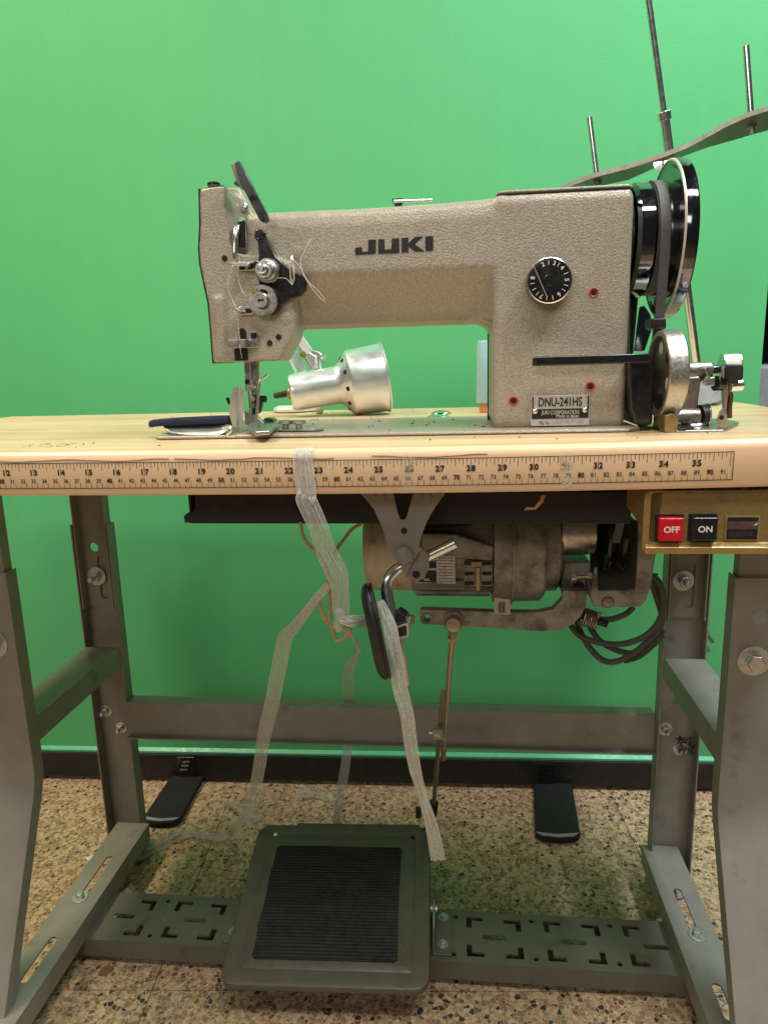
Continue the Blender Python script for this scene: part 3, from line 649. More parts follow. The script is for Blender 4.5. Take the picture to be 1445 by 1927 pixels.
disc('D7',527,845,0.1083,[(0,0.0035),(0.0008,0.003),(0.0009,0)],M['brass'],'rivet',tens,16)
obj('tension_boss', lathe(Y('D7',900,1180,0.122),(0,-1,0),[(-0.004,95*k7),(0.0005,88*k7),(0.001,70*k7),(0.001,0)],28), M['paint'], sm, ang=60)
# eyelet post and fuzz
obj('eyelet_post', tube([Y('D7',985,400,0.122),Y('D7',985,400,0.112),Y('D7',980,480,0.108),Y('D7',978,600,0.107),Y('D7',985,765,0.108)],0.0011,8,4), M['chrome'], sm)
bm = new()
for (cx,cy,rx,ry,n_) in ((1050,330,80,80,70),(690,160,45,70,50),(1000,290,70,30,40),(840,480,60,50,40),(790,620,20,40,20)):
    for k in range(n_):
        q = Y('D7',cx+random.gauss(0,.45)*rx,cy+random.gauss(0,.45)*ry,0.1215-random.random()*0.004); d_ = Vector((random.uniform(-1,1),random.uniform(-.4,.4),random.uniform(-1,1)))*0.0025
        tube([q-d_,q+Vector((random.uniform(-1,1),0,random.uniform(-1,1)))*0.001,q+d_],0.00010,3,2,bm)
obj('lint_fuzz', bm, M['dust'], sm, kind='stuff')
# thread guides
g1 = obj('upper_thread_guide', slab('D7',[(320,475),(570,468),(570,580),(330,585),(310,540)],0.117,0.119), M['chrome'], sm, bevel=0.0004)
obj('guide_bar', slab('D7',[(225,485),(445,482),(455,500),(445,527),(235,530),(222,512)],0.106,0.1165), M['chrome'], g1, bevel=0.0006)
for a,b in ((370,535),(470,525),(535,515)): disc('D7',a,b,0.1169,[(0,0.0032),(0.0003,0.0032)],M['hole'],'guide_hole',g1,14)
g2 = obj('lower_thread_guide', prism([Y('D7',a,b,0.117) for a,b in slot2(360,1080,460,1082,52,7)],(0,0.002,0)), M['chrome'], sm, bevel=0.0004)
obj('guide_slot', prism([Y('D7',a,b,0.1168) for a,b in slot2(350,1080,470,1085,26,6)],(0,0.0004,0)), M['hole'], g2)
obj('guide_loop', tube([Y('D7',400,1068,0.117),Y('D7',280,1062,0.108),Y('D7',265,1075,0.107),Y('D7',300,1090,0.110),Y('D7',410,1088,0.117)],0.0010,8,4), M['chrome'], g2)
# finger guard at the needle bar slot
obj('needle_bar_slot', slab('D7',[(275,1700),(270,1560),(320,1540),(325,1340),(345,1300),(385,1300),(415,1340),(430,1500),(440,1700)],0.1208,0.13), M['hole'], sm)
g3 = obj('finger_guard', slab('D7',[(405,1440),(465,1440),(470,1370),(490,1342),(520,1342),(550,1370),(560,1400),(565,1500),(540,1538),(405,1542)],0.116,0.118), M['chrome'], sm, bevel=0.0004)
obj('guard_box', slab('D7',[(180,1440),(405,1432),(412,1535),(190,1548)],0.106,0.1178), simple('pinkish_steel',(0.56,0.46,0.42),0.3,0.9), g3, bevel=0.0008)
disc('D7',510,1390,0.1158,[(0,0.0034),(0.0008,0.003),(0.0009,0)],M['black'],'screw',g3,14)
for a,b in ((818,1408),(708,1483),(150,434)): disc('D7',a,b,0.1212,[(-0.002,0.0028),(0.0006,0.0028)],M['hole'],'screw_hole',sm,14)
# take-up lever and its slot
obj('take_up_slot', slab('R3',[(640,925),(705,900),(705,1255),(640,1255)],0.122,0.13), M['hole'], sm)
obj('take_up_lever', tube([Y('R3',690,905,0.140),Y('R3',650,950,0.128),Y('R3',612,1050,0.119),Y('R3',596,1180,0.115),Y('R3',590,1345,0.113)],0.0036,12,5,r2=0.0024), M['chrome'], sm)
obj('lever_eye', tube([Y('R3',590,1345,0.113),Y('R3',597,1400,0.113),Y('R3',606,1440,0.114)],0.0022,10,3,r2=0.0016), M['brass'], sm)
# hand lifter on top of the head
hl = obj('hand_lifter', slab('R3',[(590,112),(640,88),(655,95),(1035,830),(1043,870),(1025,912),(985,925),(945,912),(925,890),(683,420),(600,170)],0.1085,0.1165), M['black'], sm, bevel=0.0007)
obj('lifter_side', prism([Y('R3',a,b,0.1165) for a,b in ((590,112),(683,420),(640,420),(605,350),(535,140))],(0,0.009,0)), M['steelpaint'], hl, bevel=0.0008)
obj('lifter_pivot', slab('R3',[(570,405),(605,350),(665,370),(690,425),(650,440),(600,415)],0.122,0.14), M['black'], hl, bevel=0.001)
obj('head_top_plate', prism([Y('R3',a,b,0.130) for a,b in ((225,448),(235,432),(440,424),(445,452))],(0,0.045,0)), M['black'], sm)
obj('top_screw', lathe(Y('R3',310,432,0.150),(0,0,1),[(0,0.0065),(0.0022,0.0065),(0.0034,0.0045),(0.0036,0)],18), M['black'], sm, ang=40)
disc('R3',724,725,0.1672,[(-0.002,0.0042),(0.0005,0.004),(0.0012,0.0028),(0.0012,0)],M['chrome'],'slot_screw',sm,16)
# needle bar, presser bar, needle and foot
yn = 0.150
obj('needle_bar', cyl(Y('R1',335,250,yn),Y('R1',350,690,yn),0.0040,0.0038), M['chrome'], sm)
obj('presser_bar', cyl(Y('R1',440,250,yn+0.004),Y('R1',440,760,yn+0.004),0.0046), M['steel'], sm)
nc = obj('needle_clamp', slab('R1',[(305,545),(405,545),(410,680),(345,690),(312,655)],yn-0.006,yn+0.004), M['steel'], sm, bevel=0.001)
disc('R1',333,565,yn-0.006,[(-0.001,0.0024),(0.0022,0.0024),(0.0024,0)],M['black'],'clamp_screw',nc,14)
disc('R1',405,640,yn-0.006,[(-0.001,0.0028),(0.003,0.0028),(0.0032,0)],M['steel'],'clamp_screw',nc,14)
obj('needle', cyl(Y('R1',348,680,yn),Y('R1',372,1180,yn),0.0011,0.0006,10), M['chrome'], sm)
fs = obj('presser_foot', slab('R1',[(372,750),(450,750),(510,790),(500,900),(470,1010),(390,1010),(370,900)],yn-0.004,yn+0.010), M['matte'], sm, bevel=0.0018)
disc('R1',520,800,yn-0.001,[(-0.003,0.0035),(0.005,0.0035),(0.0055,0)],M['matte'],'foot_screw',fs,14,ax=(1,-0.4,0))
disc('R1',405,800,yn-0.004,[(-0.001,0.003),(0.002,0.003),(0.0022,0)],M['steel'],'foot_screw',fs,14)
disc('R1',400,890,yn-0.004,[(-0.001,0.0032),(0.0015,0.003),(0.0018,0)],M['brass'],'foot_screw',fs,14)
obj('foot_shank', slab('R1',[(280,950),(330,965),(440,1020),(600,1170),(560,1230),(420,1230),(300,1150)],yn-0.002,yn+0.006), M['steel'], fs, bevel=0.001)
obj('foot_sole', prism([Z('R1',a,b,BT+0.0030) for a,b in ((330,1230),(440,1305),(640,1290),(765,1185),(600,1165),(380,1175))],(0,0,0.0042)), M['steel'], fs, bevel=0.0012)
obj('foot_toe', slab('R1',[(545,1075),(560,1062),(650,1065),(690,1085),(690,1115),(660,1130),(600,1150)],yn+0.008,yn+0.022), M['black'], fs, bevel=0.002)
disc('R1',560,1215,yn-0.012,[(0,0.0045),(0.0015,0.0045),(0.002,0)],M['steel'],'sole_screw',fs,16,ax=(0,-0.3,1))
# ---- hand wheel and belt drum at the right end of the shaft
wc = Vector((0.0,0.193,0.9415))
def whl(prof, m, nm, par, n=72, ang=30, cap=True): return obj(nm, lathe(wc,(1,0,0),prof,n,cap=cap), m, par, ang=ang)
whl([(0.2505,0.03),(0.2505,0.050),(0.2555,0.0515),(0.2575,0.048),(0.2575,0.02)],M['black'],'shaft_flange',sm)
hw = whl([(0.2575,0.040),(0.2590,0.0515),(0.2625,0.0545),(0.2745,0.0545),(0.2765,0.0530),(0.2765,0.04)],M['blackchrome'],'belt_drum',sm)
whl([(0.2765,0.044),(0.2775,0.0520),(0.2870,0.0525),(0.2880,0.0515),(0.2880,0.044)],M['belt'],'drum_groove',sm)
whl([(0.2880,0.040),(0.2882,0.0545),(0.2898,0.0548),(0.2902,0.0535),(0.2960,0.053),(0.2960,0.03)],M['black'],'drum_flange',sm)
hh = whl([(0.2966,0.060),(0.2962,0.066),(0.2954,0.0695),(0.2952,0.0725),(0.2958,0.0740),(0.2966,0.0744),(0.3058,0.0744),(0.3075,0.0734),(0.3080,0.070),(0.3050,0.066),(0.3045,0.060)],M['blackchrome'],'hand_wheel',sm,96)
whl([(0.2961,0.02),(0.2961,0.0705),(0.2975,0.0715),(0.3035,0.066),(0.3035,0.02)],M['gloss'],'wheel_disc',hh,96)
whl([(0.2946,0.0722),(0.2946,0.0734),(0.2956,0.07455),(0.2962,0.0746)],M['silverplate'],'wheel_rim_edge',hh,96,cap=False)
# reverse lever in front of the column
rv = obj('reverse_lever', prism([Y('C3',a,b,0.098) for a,b in ((316,1008),(330,1000),(870,985),(890,1000),(885,1030),(320,1047))],(0,0.010,0)), M['black'], sm, bevel=0.0018)
obj('lever_bracket', slab('C3',[(778,1000),(885,1000),(900,1060),(890,1330),(800,1330),(780,1250)],0.112,0.165), M['black'], rv, bevel=0.003)
obj('lever_tip', slab('C3',[(315,1010),(332,1004),(332,1043),(316,1047)],0.0968,0.1079), M['matte'], rv)
obj('shaft_guard', slab('C3',[(800,975),(828,760),(850,755),(880,800),(885,870),(850,975)],0.195,0.200), M['blackchrome'], sm, bevel=0.001)
obj('guard_strut', slab('C3',[(782,700),(812,690),(795,985),(778,985)],0.21,0.216), M['matte'], sm)

# drive belt running down from the drum through the table
bx = 0.2828
pts = [wc+Vector((bx,0,0))+Vector((0,-math.cos(t)*0.0538,math.sin(t)*0.0538)) for t in [math.pi*1.0-math.pi*i/14 for i in range(15)]]
front = [Vector((bx,0.1400,0.905)),Vector((bx-0.002,0.143,0.84)),Vector((bx-0.006,0.165,0.76)),Vector((bx-0.012,0.235,0.62))]
back = [Vector((bx-0.012,0.340,0.62)),Vector((bx-0.004,0.285,0.76)),Vector((bx,0.262,0.84)),Vector((bx,0.2465,0.915))]
path = back+pts+front
rings = []
P = smooth_path(path,3)
for i,p in enumerate(P):
    t = (P[min(i+1,len(P)-1)]-P[max(i-1,0)]).normalized(); xx = Vector((1,0,0)); nn = t.cross(xx).normalized()
    rings.append([p+xx*a+nn*b for a,b in ((-0.0045,0.002),(0.0045,0.002),(0.0035,-0.004),(-0.0035,-0.004))])
obj('drive_belt', loft(rings), M['belt'], label='grey rubber drive belt hanging from the machine hand wheel', cat='belt')
obj('belt_guide', slab('C3',[(887,815),(955,812),(957,868),(905,870),(884,862)],0.122,0.150), M['rubber'], bevel=0.002, label='small black belt guide block below the hand wheel', cat='guide')
# ================================================================== BOBBIN WINDER
bw = thing('bobbin_winder', 'cast metal bobbin winder with drive wheel beside the machine column', 'bobbin winder', (0.30,0.13,T))
obj('base_plate', prism(ZS('D8',[(245,1218),(390,1205),(600,1246),(1030,1242),(1055,1232),(1172,1172),(1160,1160),(1010,1132),(700,1130),(330,1180)],T+0.0008),(0,0,0.0022)), M['steel'], bw, bevel=0.0006)
wcx = Y('D8',418,706,0.115); rw = 0.0398
bw_w = obj('drive_wheel', lathe(wcx,(1,0.02,0),[(0.004,0.012),(0.004,rw-0.006),(0.0,rw-0.005),(0.0,rw-0.001),(0.001,rw),(0.0155,rw+0.0004),(0.0172,rw-0.001),(0.0172,rw-0.006),(0.013,rw-0.008),(0.013,0.012)],64), M['wheel'], bw, ang=30)
for i in range(6):
    t = 2*math.pi*i/6+0.35; p = wcx+Vector((0.0038,math.cos(t)*0.024,math.sin(t)*0.024))
    obj('wheel_hole', lathe(p,(-1,0,0),[(-0.001,0.0058),(0.0004,0.0058)],18), M['silverplate'] if i%2 else M['hole'], bw_w)
obj('wheel_face', lathe(wcx+Vector((0.0036,0,0)),(1,0.02,0),[(0,0.034),(0.0006,0.034)],48), M['cast'], bw_w)
obj('spindle_housing', cyl(Y('D8',590,690,0.128),Y('D8',905,672,0.134),0.0088,0.0085,24), M['cast'], bw, bevel=0.0015)
obj('bracket_casting', slab('D8',[(590,720),(845,715),(825,830),(808,960),(802,1090),(800,1140),(570,1140),(560,1040),(590,930)],0.122,0.138), M['cast'], bw, bevel=0.004, seg=3)
obj('bracket_foot', cyl(Y('D8',560,1105,0.124),Y('D8',806,1098,0.124),0.0085,None,20), M['cast'], bw, bevel=0.0015)
obj('brake_brush', cyl(Y('D8',808,1095,0.128),Y('D8',868,1092,0.129),0.011,0.0115,24), M['rubber'], bw)
obj('brush_cap', cyl(Y('D8',870,1092,0.129),Y('D8',888,1092,0.129),0.0125,0.0118,24), M['steel'], bw, bevel=0.0008)
obj('latch_arm', slab('D8',[(852,652),(868,640),(905,690),(915,735),(955,735),(958,800),(940,815),(885,818),(850,760),(880,720)],0.118,0.130), M['steel'], bw, bevel=0.0018)
obj('spindle', cyl(Y('D8',905,670,0.134),Y('D8',1030,665,0.136),0.0042,None,16), M['blackchrome'], bw)
obj('latch_pin', cyl(Y('D8',955,790,0.124),Y('D8',1030,800,0.126),0.0075,0.006,16), M['black'], bw, bevel=0.001)
lv = obj('trip_lever', slab('D8',[(1025,650),(1060,620),(1085,640),(1078,900),(1062,1030),(1040,1060),(1028,900)],0.122,0.128), M['steelpaint'], bw, bevel=0.0012)
obj('trip_block', slab('D8',[(1075,640),(1095,618),(1195,615),(1220,640),(1215,740),(1195,765),(1075,775)],0.112,0.128), M['matte'], lv, bevel=0.003, seg=3)
obj('trip_roller', cyl(Y('D8',1085,815,0.122),Y('D8',1198,805,0.124),0.0055,None,18), M['chrome'], lv, bevel=0.0006)
obj('trip_spring', tube([Y('D8',1060,860,0.130),Y('D8',1095,900,0.131),Y('D8',1085,1000,0.131),Y('D8',1085,1110,0.131)],0.0026,8,4), simple('rusty_brown',(0.13,0.065,0.035),0.5,0.6), bw)
obj('stop_tab', slab('D8',[(965,1215),(975,1120),(1000,1045),(1030,1018),(1058,1035),(1068,1080),(1060,1205),(1035,1240),(970,1240)],0.0985,0.1005), M['steel'], bw, bevel=0.0005)
disc('D8',1013,1105,0.0984,[(0,0.0022),(0.0003,0.0022)],M['hole'],'tab_hole',bw,12)
obj('plate_screw', lathe(Z('D8',775,1185,T+0.003),(0,0,1),[(0,0.0095),(0.002,0.009),(0.0042,0.006),(0.005,0.002),(0.005,0)],24), M['chrome'], bw, ang=60)
obj('screw_slot', box(tuple(Z('D8',765,1158,T+0.0076)),tuple(Z('D8',790,1150,T+0.0076)+Vector((0,0,0.0008)))), M['hole'], bw)
obj('clamp_tongue', prism(ZS('D8',[(610,1200),(700,1180),(760,1210),(680,1222),(615,1222)],T+0.0032),(0,0,0.0018)), M['black'], bw, bevel=0.0004)
bb = obj('brass_block', slab('D8',[(492,1245),(490,1130),(505,1085),(545,1068),(590,1072),(617,1105),(617,1230),(605,1248)],0.088,0.108), M['brass'], bw, bevel=0.0012)
bsx = Y('D8',491,1200,0.088).x
obj('block_side', prism([Vector((bsx-0.0002,0.089,T+0.003)),Vector((bsx-0.0002,0.128,T+0.003)),Vector((bsx-0.0002,0.128,T+0.018)),Vector((bsx-0.0002,0.091,T+0.017))],(0.010,0,0)), M['brass'], bb, bevel=0.0006)
bob = thing('bobbin', 'small metal bobbin of white thread on the winder spindle', 'bobbin', Y('D8',1085,600,0.142))
pA, pB = Y('D8',1020,628,0.142), Y('D8',1160,618,0.142); ax = (pB-pA)
obj('flange', lathe(pA-ax.normalized()*0.001,ax,[(0,0.0112),(0.0010,0.0112)],32), M['chrome'], bob, bevel=0.0003)
obj('flange', lathe(pB,ax,[(0,0.0112),(0.0010,0.0112)],32), M['chrome'], bob, bevel=0.0003)
obj('thread_winding', lathe(pA,ax,[(0,0.0102),(ax.length,0.0102)],32), simple('white_thread',(0.80,0.78,0.74),0.7,var=0.05,sc=600), bob)
tt = [Y('D8',1000,845,0.140),Y('D8',930,910,0.20),Y('D8',880,968,0.30)]
obj('loose_thread', tube(tt,0.0003,5,4), M['thread'], label='fine white thread running from the bobbin winder to the stand base', cat='thread')

# ================================================================== THREAD STAND
st = thing('thread_stand', 'leaning steel thread stand with curved tray and spool pins behind the hand wheel', 'thread stand', (0.43,0.47,T))
b_ = Y('F',1318,750,0.455); n_ = Y('C4',838,685,0.402)
ax = (n_-b_).normalized()
obj('base_plate', prism(ZS('D8',[(790,985),(1025,972),(1000,940),(940,930),(800,940)],T+0.0008),(0,0,0.003)), M['steel'], st, bevel=0.0008)
obj('base_cone', lathe(b_-ax*0.002,ax,[(0,0.030),(0.004,0.029),(0.03,0.014),(0.042,0.0085)],28), M['grey'], st, ang=50)
obj('lower_pole', cyl(b_,n_,0.0058,None,18), M['chrome'], st)
obj('pole_nut', lathe(n_-ax*0.004,ax,[(0,0.0082),(0.010,0.0082)],6), M['chrome'], st, bevel=0.0008)
obj('upper_pole', cyl(n_,n_+(Y('C4',740,-30,0.385)-n_)*1.25,0.0037,None,14), M['chrome'], st)
# tray: a long shallow blade
edge_top = [(205,1103),(290,1060),(420,1012),(640,955),(830,893),(960,843),(1080,780),(1200,712),(1330,655),(1470,612),(1600,590)]
low = [(205,1112),(300,1112),(450,1096),(620,1060),(740,1005),(850,960),(930,925),(1080,870),(1240,825),(1340,795),(1470,760),(1600,735)]
def lerp_on(L_, x):
    for (a,b),(c,d) in zip(L_,L_[1:]):
        if a <= x <= c: return b+(d-b)*(x-a)/(c-a)
    return L_[-1][1]
rings = []
for i in range(41):
    x = 206+(1590-206)*i/40; k = i/40; yd = 0.47-0.19*k
    p0 = Y('C4',x,lerp_on(edge_top,x),yd); wdt = max(0.2,(lerp_on(low,x)-lerp_on(edge_top,x)-34))
    p1 = Y('C4',x,lerp_on(edge_top,x)+28,yd-0.002)
    p2 = Y('C4',x+4,lerp_on(edge_top,x)+28+max(3,wdt),yd+0.045); up = Vector((0,0.004,0.0012))
    rings.append([p0,p1,p1+Vector((0,0.0015,0.001)),p2,p2+Vector((0,0,0.002)),p0+Vector((0,0.0018,-0.002))])
tr = obj('spool_tray', loft(rings), M['tray'], st, ang=40)
for top, bot, yd in (((398,680),(438,1000),0.455),((1312,262),(1340,650),0.335)):
    p, q = Y('C4',*top,yd), Y('C4',*bot,yd); d = (q-p)
    obj('spool_pin', lathe(p+d*1.12,-d,[(0,0.0036),(d.length*1.10,0.0036),(d.length*1.12,0.0022)],14), M['chrome'], st)
    obj('pin_nut', lathe(q+d.normalized()*0.012,d,[(0,0.0055),(0.006,0.0055),(0.0062,0.0035),(0.012,0.0035)],6), M['steel'], tr)
p = Y('C4',832,955,0.392); obj('clamp_screw', lathe(p+Vector((0,0.01,0)),(-0.35,-1,0),[(0,0.0035),(0.008,0.0035),(0.0082,0.0085),(0.012,0.0082),(0.0125,0)],24), M['chrome'], st)
obj('screw_slot', slab('C4',[(826,932),(833,932),(833,980),(826,980)],0.3884,0.3894), M['hole'], st)

# ================================================================== LAMP lying behind the machine
lp = thing('work_lamp', 'silver bell shaped work lamp lying on the table behind the arm', 'lamp', (-0.03,0.38,T))
A = Y('R2',238,722,0.372); B = Y('R2',1168,566,0.404); ax = (B-A); LL = ax.length; u = ax.normalized()
kp = 1/(5.161*1336/0.985)
prof = [(0,0.0),(0,150*kp),(0.002,166*kp),(0.006,174*kp),(LL*0.47,178*kp),(LL*0.50,184*kp),(LL*0.545,215*kp),(LL*0.60,286*kp),(LL*0.615,302*kp),(LL*0.63,308*kp),(LL*0.965,322*kp),(LL*0.975,336*kp),(LL*0.985,338*kp),(LL*0.99,330*kp),(LL*0.98,318*kp),(LL*0.64,300*kp),(LL*0.6,270*kp)]
obj('shade', lathe(A,ax,prof,72), M['alu'], lp, ang=28)
_, uu, vv = basis(ax)
for i in range(10):
    t = 2*math.pi*i/10+0.15; rm = 250*kp; c = A+u*(LL*0.572)+(uu*math.cos(t)+vv*math.sin(t))*rm
    nrm = ((uu*math.cos(t)+vv*math.sin(t))*0.78-u*0.55).normalized()
    obj('vent_hole', lathe(c,nrm,[(-0.002,22*kp),(0.0007,22*kp)],18), M['hole'], lp)
obj('cord_bush', lathe(A,-u,[(0,0.008),(0.003,0.0075),(0.005,0.005)],16), M['brass'], lp)
obj('switch_stem', lathe(A,-u,[(0.004,0.0045),(0.022,0.0040),(0.023,0.0)],14), M['rubber'], lp)
yl2 = 0.405
obj('arm_bar', slab('R2',[(225,400),(245,395),(310,520),(285,535)],yl2-0.01,yl2-0.004), M['white'], lp, bevel=0.0008)
obj('arm_bar', slab('R2',[(250,385),(300,310),(400,500),(360,520)],yl2,yl2+0.006), M['alu'], lp, bevel=0.0008)
obj('arm_bar', slab('R2',[(300,150),(330,130),(450,300),(440,330),(370,330),(310,240)],yl2-0.006,yl2), M['white'], lp, bevel=0.0008)
obj('arm_bar', slab('R2',[(305,230),(370,330),(455,490),(440,500),(300,260)],yl2-0.014,yl2-0.008), M['chrome'], lp, bevel=0.0008)
jn = obj('arm_joint', slab('R2',[(355,330),(430,325),(475,360),(485,440),(470,490),(440,470),(385,375)],yl2-0.018,yl2-0.014), M['alu'], lp, bevel=0.0015)
obj('arm_joint', slab('R2',[(440,295),(520,320),(550,350),(555,470),(520,470),(500,360),(445,330)],yl2-0.002,yl2+0.004), M['steel'], lp, bevel=0.002)
obj('joint_stem', cyl(Y('R2',497,350,yl2-0.01),Y('R2',515,490,yl2-0.012),0.0042,0.0052,14), M['chrome'], jn)
obj('wing_screw', cyl(Y('R2',545,385,yl2-0.004),Y('R2',588,372,yl2-0.004),0.0022,None,10), M['chrome'], jn)
disc('R2',362,345,yl2-0.018,[(0,0.0045),(0.002,0.004),(0.0025,0)],M['brass'],'joint_rivet',jn,14)
obj('clamp_base', prism([Z('R2',a,b,T+0.0012) for a,b in ((75,905),(110,912),(270,910),(420,900),(525,893),(520,880),(300,875),(120,880))],(0,0,0.006)), M['white'], lp, bevel=0.002)
obj('clamp_knob', lathe(Y('R2',492,885,0.43),(1,0,0.2),[(0,0.006),(0.004,0.007),(0.009,0.006),(0.01,0)],14), M['white'], lp)

# ================================================================== thread cone
tc = thing('thread_cone', 'pale blue thread tube standing on an orange base behind the column', 'thread', Z('F',912,776,T))
c0 = Z('F',912,776,T)
obj('cone_base', lathe(c0+Vector((0,0,0.0006)),(0,0,1),[(0,0.0075),(0.012,0.0085)],24), M['orange'], tc, bevel=0.001)
obj('thread_winding', lathe(c0+Vector((0,0,0.0126)),(0,0,1),[(0,0.0108),(0.002,0.0116),(0.080,0.0104),(0.082,0.009)],32), M['blue'], tc, ang=40)

# ================================================================== folder attachment in front of the needle
fd = thing('binder_folder', 'chrome binder folder plate with bent wire in front of the presser foot', 'folder', (-0.135,0.10,BT))
yf = 0.110
def fold(pts): return loft([[Y('R1',a,b,y) for a,b,y in r] for r in pts], close=False)
obj('folder_plate', loft([[Y('R1',135,645,yf),Y('R1',190,635,yf+0.001),Y('R1',215,633,yf-0.003),Y('R1',240,640,yf+0.002),Y('R1',290,690,yf+0.004),Y('R1',288,690,yf+0.0055),Y('R1',190,640,yf+0.003),Y('R1',137,650,yf+0.002)],
                          [Y('R1',82,1000,yf+0.004),Y('R1',182,1000,yf),Y('R1',208,1000,yf-0.004),Y('R1',232,1000,yf+0.001),Y('R1',278,1000,yf+0.003),Y('R1',277,1000,yf+0.0045),Y('R1',190,1000,yf+0.002),Y('R1',84,1000,yf+0.006)],
                          [Y('R1',165,1295,yf+0.001),Y('R1',180,1303,yf),Y('R1',200,1306,yf-0.003),Y('R1',222,1303,yf),Y('R1',265,1295,yf+0.003),Y('R1',264,1295,yf+0.0045),Y('R1',190,1300,yf+0.003),Y('R1',168,1297,yf+0.003)]]), M['satin'], fd, ang=25)
obj('guide_wire', tube([Y('R1',80,1300,yf),Y('R1',190,1308,yf-0.004),Y('R1',250,1345,yf-0.006),Y('R1',395,1357,yf-0.006),Y('R1',432,1325,yf-0.006),Y('R1',460,1000,yf-0.005),Y('R1',495,590,yf-0.003),Y('R1',525,535,yf-0.002),Y('R1',602,468,yf-0.001)],0.0013,10,5), M['chrome'], fd)
obj('clip', slab('R1',[(30,800),(50,775),(80,785),(85,870),(70,880)],yf+0.004,yf+0.008), M['black'], fd, bevel=0.001)
# scoop dish
rings = []
for a, t_, b_ in ((140,1752,1758),(175,1753,1776),(230,1750,1784),(300,1747,1787),(400,1742,1788),(470,1737,1784),(505,1733,1772),(530,1731,1752),(545,1734,1748)):
    p0 = Y('C1',a,t_,0.116); p2 = Y('C1',a+4,b_,0.1015); pm = (p0+p2)/2+Vector((0,-0.002,-0.0012)); n_ = Vector((0,0.0008,0.001))
    rings.append([p0,pm,p2,p2+n_,pm+n_,p0+n_])
obj('scoop', loft(rings), M['satin'], fd, ang=60)
obj('scoop_lip', tube([Y('C1',495,1742,0.103),Y('C1',535,1735,0.101),Y('C1',548,1760,0.100),Y('C1',525,1790,0.100),Y('C1',590,1800,0.102)],0.0016,8,4), M['chrome'], fd)
# dark cloth strip fed into the folder
pts = [Y('C1',50,1722,0.122),Y('C1',150,1712,0.120),Y('C1',300,1704,0.118),Y('C1',430,1698,0.117),Y('C1',540,1696,0.120)]
P = smooth_path(pts,5); rings = []
for i,p in enumerate(P): rings.append([p+Vector(q) for q in ((0,-0.006,-0.0028),(0,-0.0065,0.001),(0,-0.004,0.0038),(0,0.006,0.0042),(0,0.018,0.0036),(0,0.018,0.0004),(0,0.002,-0.0026))])
clo = thing('cloth_strip', 'folded navy blue cloth strip with frayed end beside the needle', 'cloth', pts[0]-Vector((0,0,0.02)))
obj('cloth', loft(rings), M['navy'], clo, ang=60)
obj('under_cloth', slab('C1',[(118,1728),(200,1722),(525,1712),(530,1738),(300,1752),(165,1764),(140,1752)],0.1175,0.134), M['footblack'], clo)
bm = new()
for k in range(46):
    q = pts[0]+Vector((random.uniform(-0.003,0.075),random.uniform(-0.004,0.016),random.uniform(-0.002,0.004))); d_ = Vector((random.uniform(-1,.6),random.uniform(-.5,.5),random.uniform(-.6,.6)))*0.004
    tube([q,q+d_+Vector((0,0,random.uniform(-.002,.002))),q+d_*1.7],0.00012,3,3,bm)
tube([Y('C1',60,1735,0.12),Y('C1',55,1760,0.115),Y('C1',40,1790,0.112),Y('C1',28,1825,0.11)],0.00016,4,4,bm)
tube([Y('C1',225,1682,0.13),Y('C1',330,1690,0.13),Y('C1',350,1672,0.128),Y('C1',390,1700,0.126)],0.00016,4,4,bm)
obj('frayed_thread', bm, M['thread'], clo, kind='stuff')
# edge guide with two thumb screws
eg = thing('edge_guide', 'small chrome edge guide plate with two thumb screws on the bed', 'guide', Z('R2',340,1075,BT))
obj('guide_plate', prism(ZS('R2',[(120,1092),(470,1092),(560,1083),(568,1068),(545,1058),(300,1062),(150,1062)],BT+0.001),(0,0,0.0022)), M['steel'], eg, bevel=0.0006)
for a in (198,325):
    p = Z('R2',a,1070,BT+0.003)
    obj('thumb_screw', lathe(p,(0,0,1),[(0,0.0042),(0.001,0.0032),(0.0045,0.0032),(0.0055,0.0072),(0.0085,0.0074),(0.009,0.005),(0.0092,0.0)],20), M['steel'], eg, ang=30)
# needle thread
nt = thing('sewing_thread', 'loose cream sewing thread strung through the tension unit and guides', 'thread', Y('D7',600,900,0.115)-Vector((0,0,0.02)))
def thr(nm, c, pts, r=0.0003): return obj(nm, tube([Y(c,a,b,y) for a,b,y in pts], r, 6, 5), M['thread'], nt)
thr('strand','D7',[(290,440,.113),(320,425,.112),(335,450,.112),(320,530,.106),(310,620,.107),(325,720,.109),(370,830,.109),(420,905,.108),(450,895,.107)])
thr('strand','D7',[(270,470,.112),(245,540,.105),(210,650,.106),(192,760,.107),(210,860,.108),(250,960,.108),(290,1040,.106),(310,1120,.112),(320,1260,.115),(335,1400,.112),(345,1550,.105),(360,1640,.118),(385,1800,.135)])
thr('strand','D7',[(380,1790,.137),(420,1920,.149),(430,2100,.149)])
thr('strand','D7',[(800,680,.108),(880,678,.110),(930,700,.109),(985,765,.107)])
thr('strand','D7',[(985,765,.107),(1010,680,.106),(995,560,.106),(965,470,.107),(990,455,.107),(1060,510,.107),(1110,590,.108),(1190,730,.109),(1300,830,.110),(1385,945,.112),(1360,955,.112),(1250,830,.111),(1160,700,.110),(1100,570,.110),(1090,450,.112),(1135,350,.114),(1215,190,.118)])
thr('strand','D7',[(960,440,.108),(955,560,.107),(965,700,.106),(985,760,.107),(1010,650,.107),(1000,520,.107),(970,430,.108)])
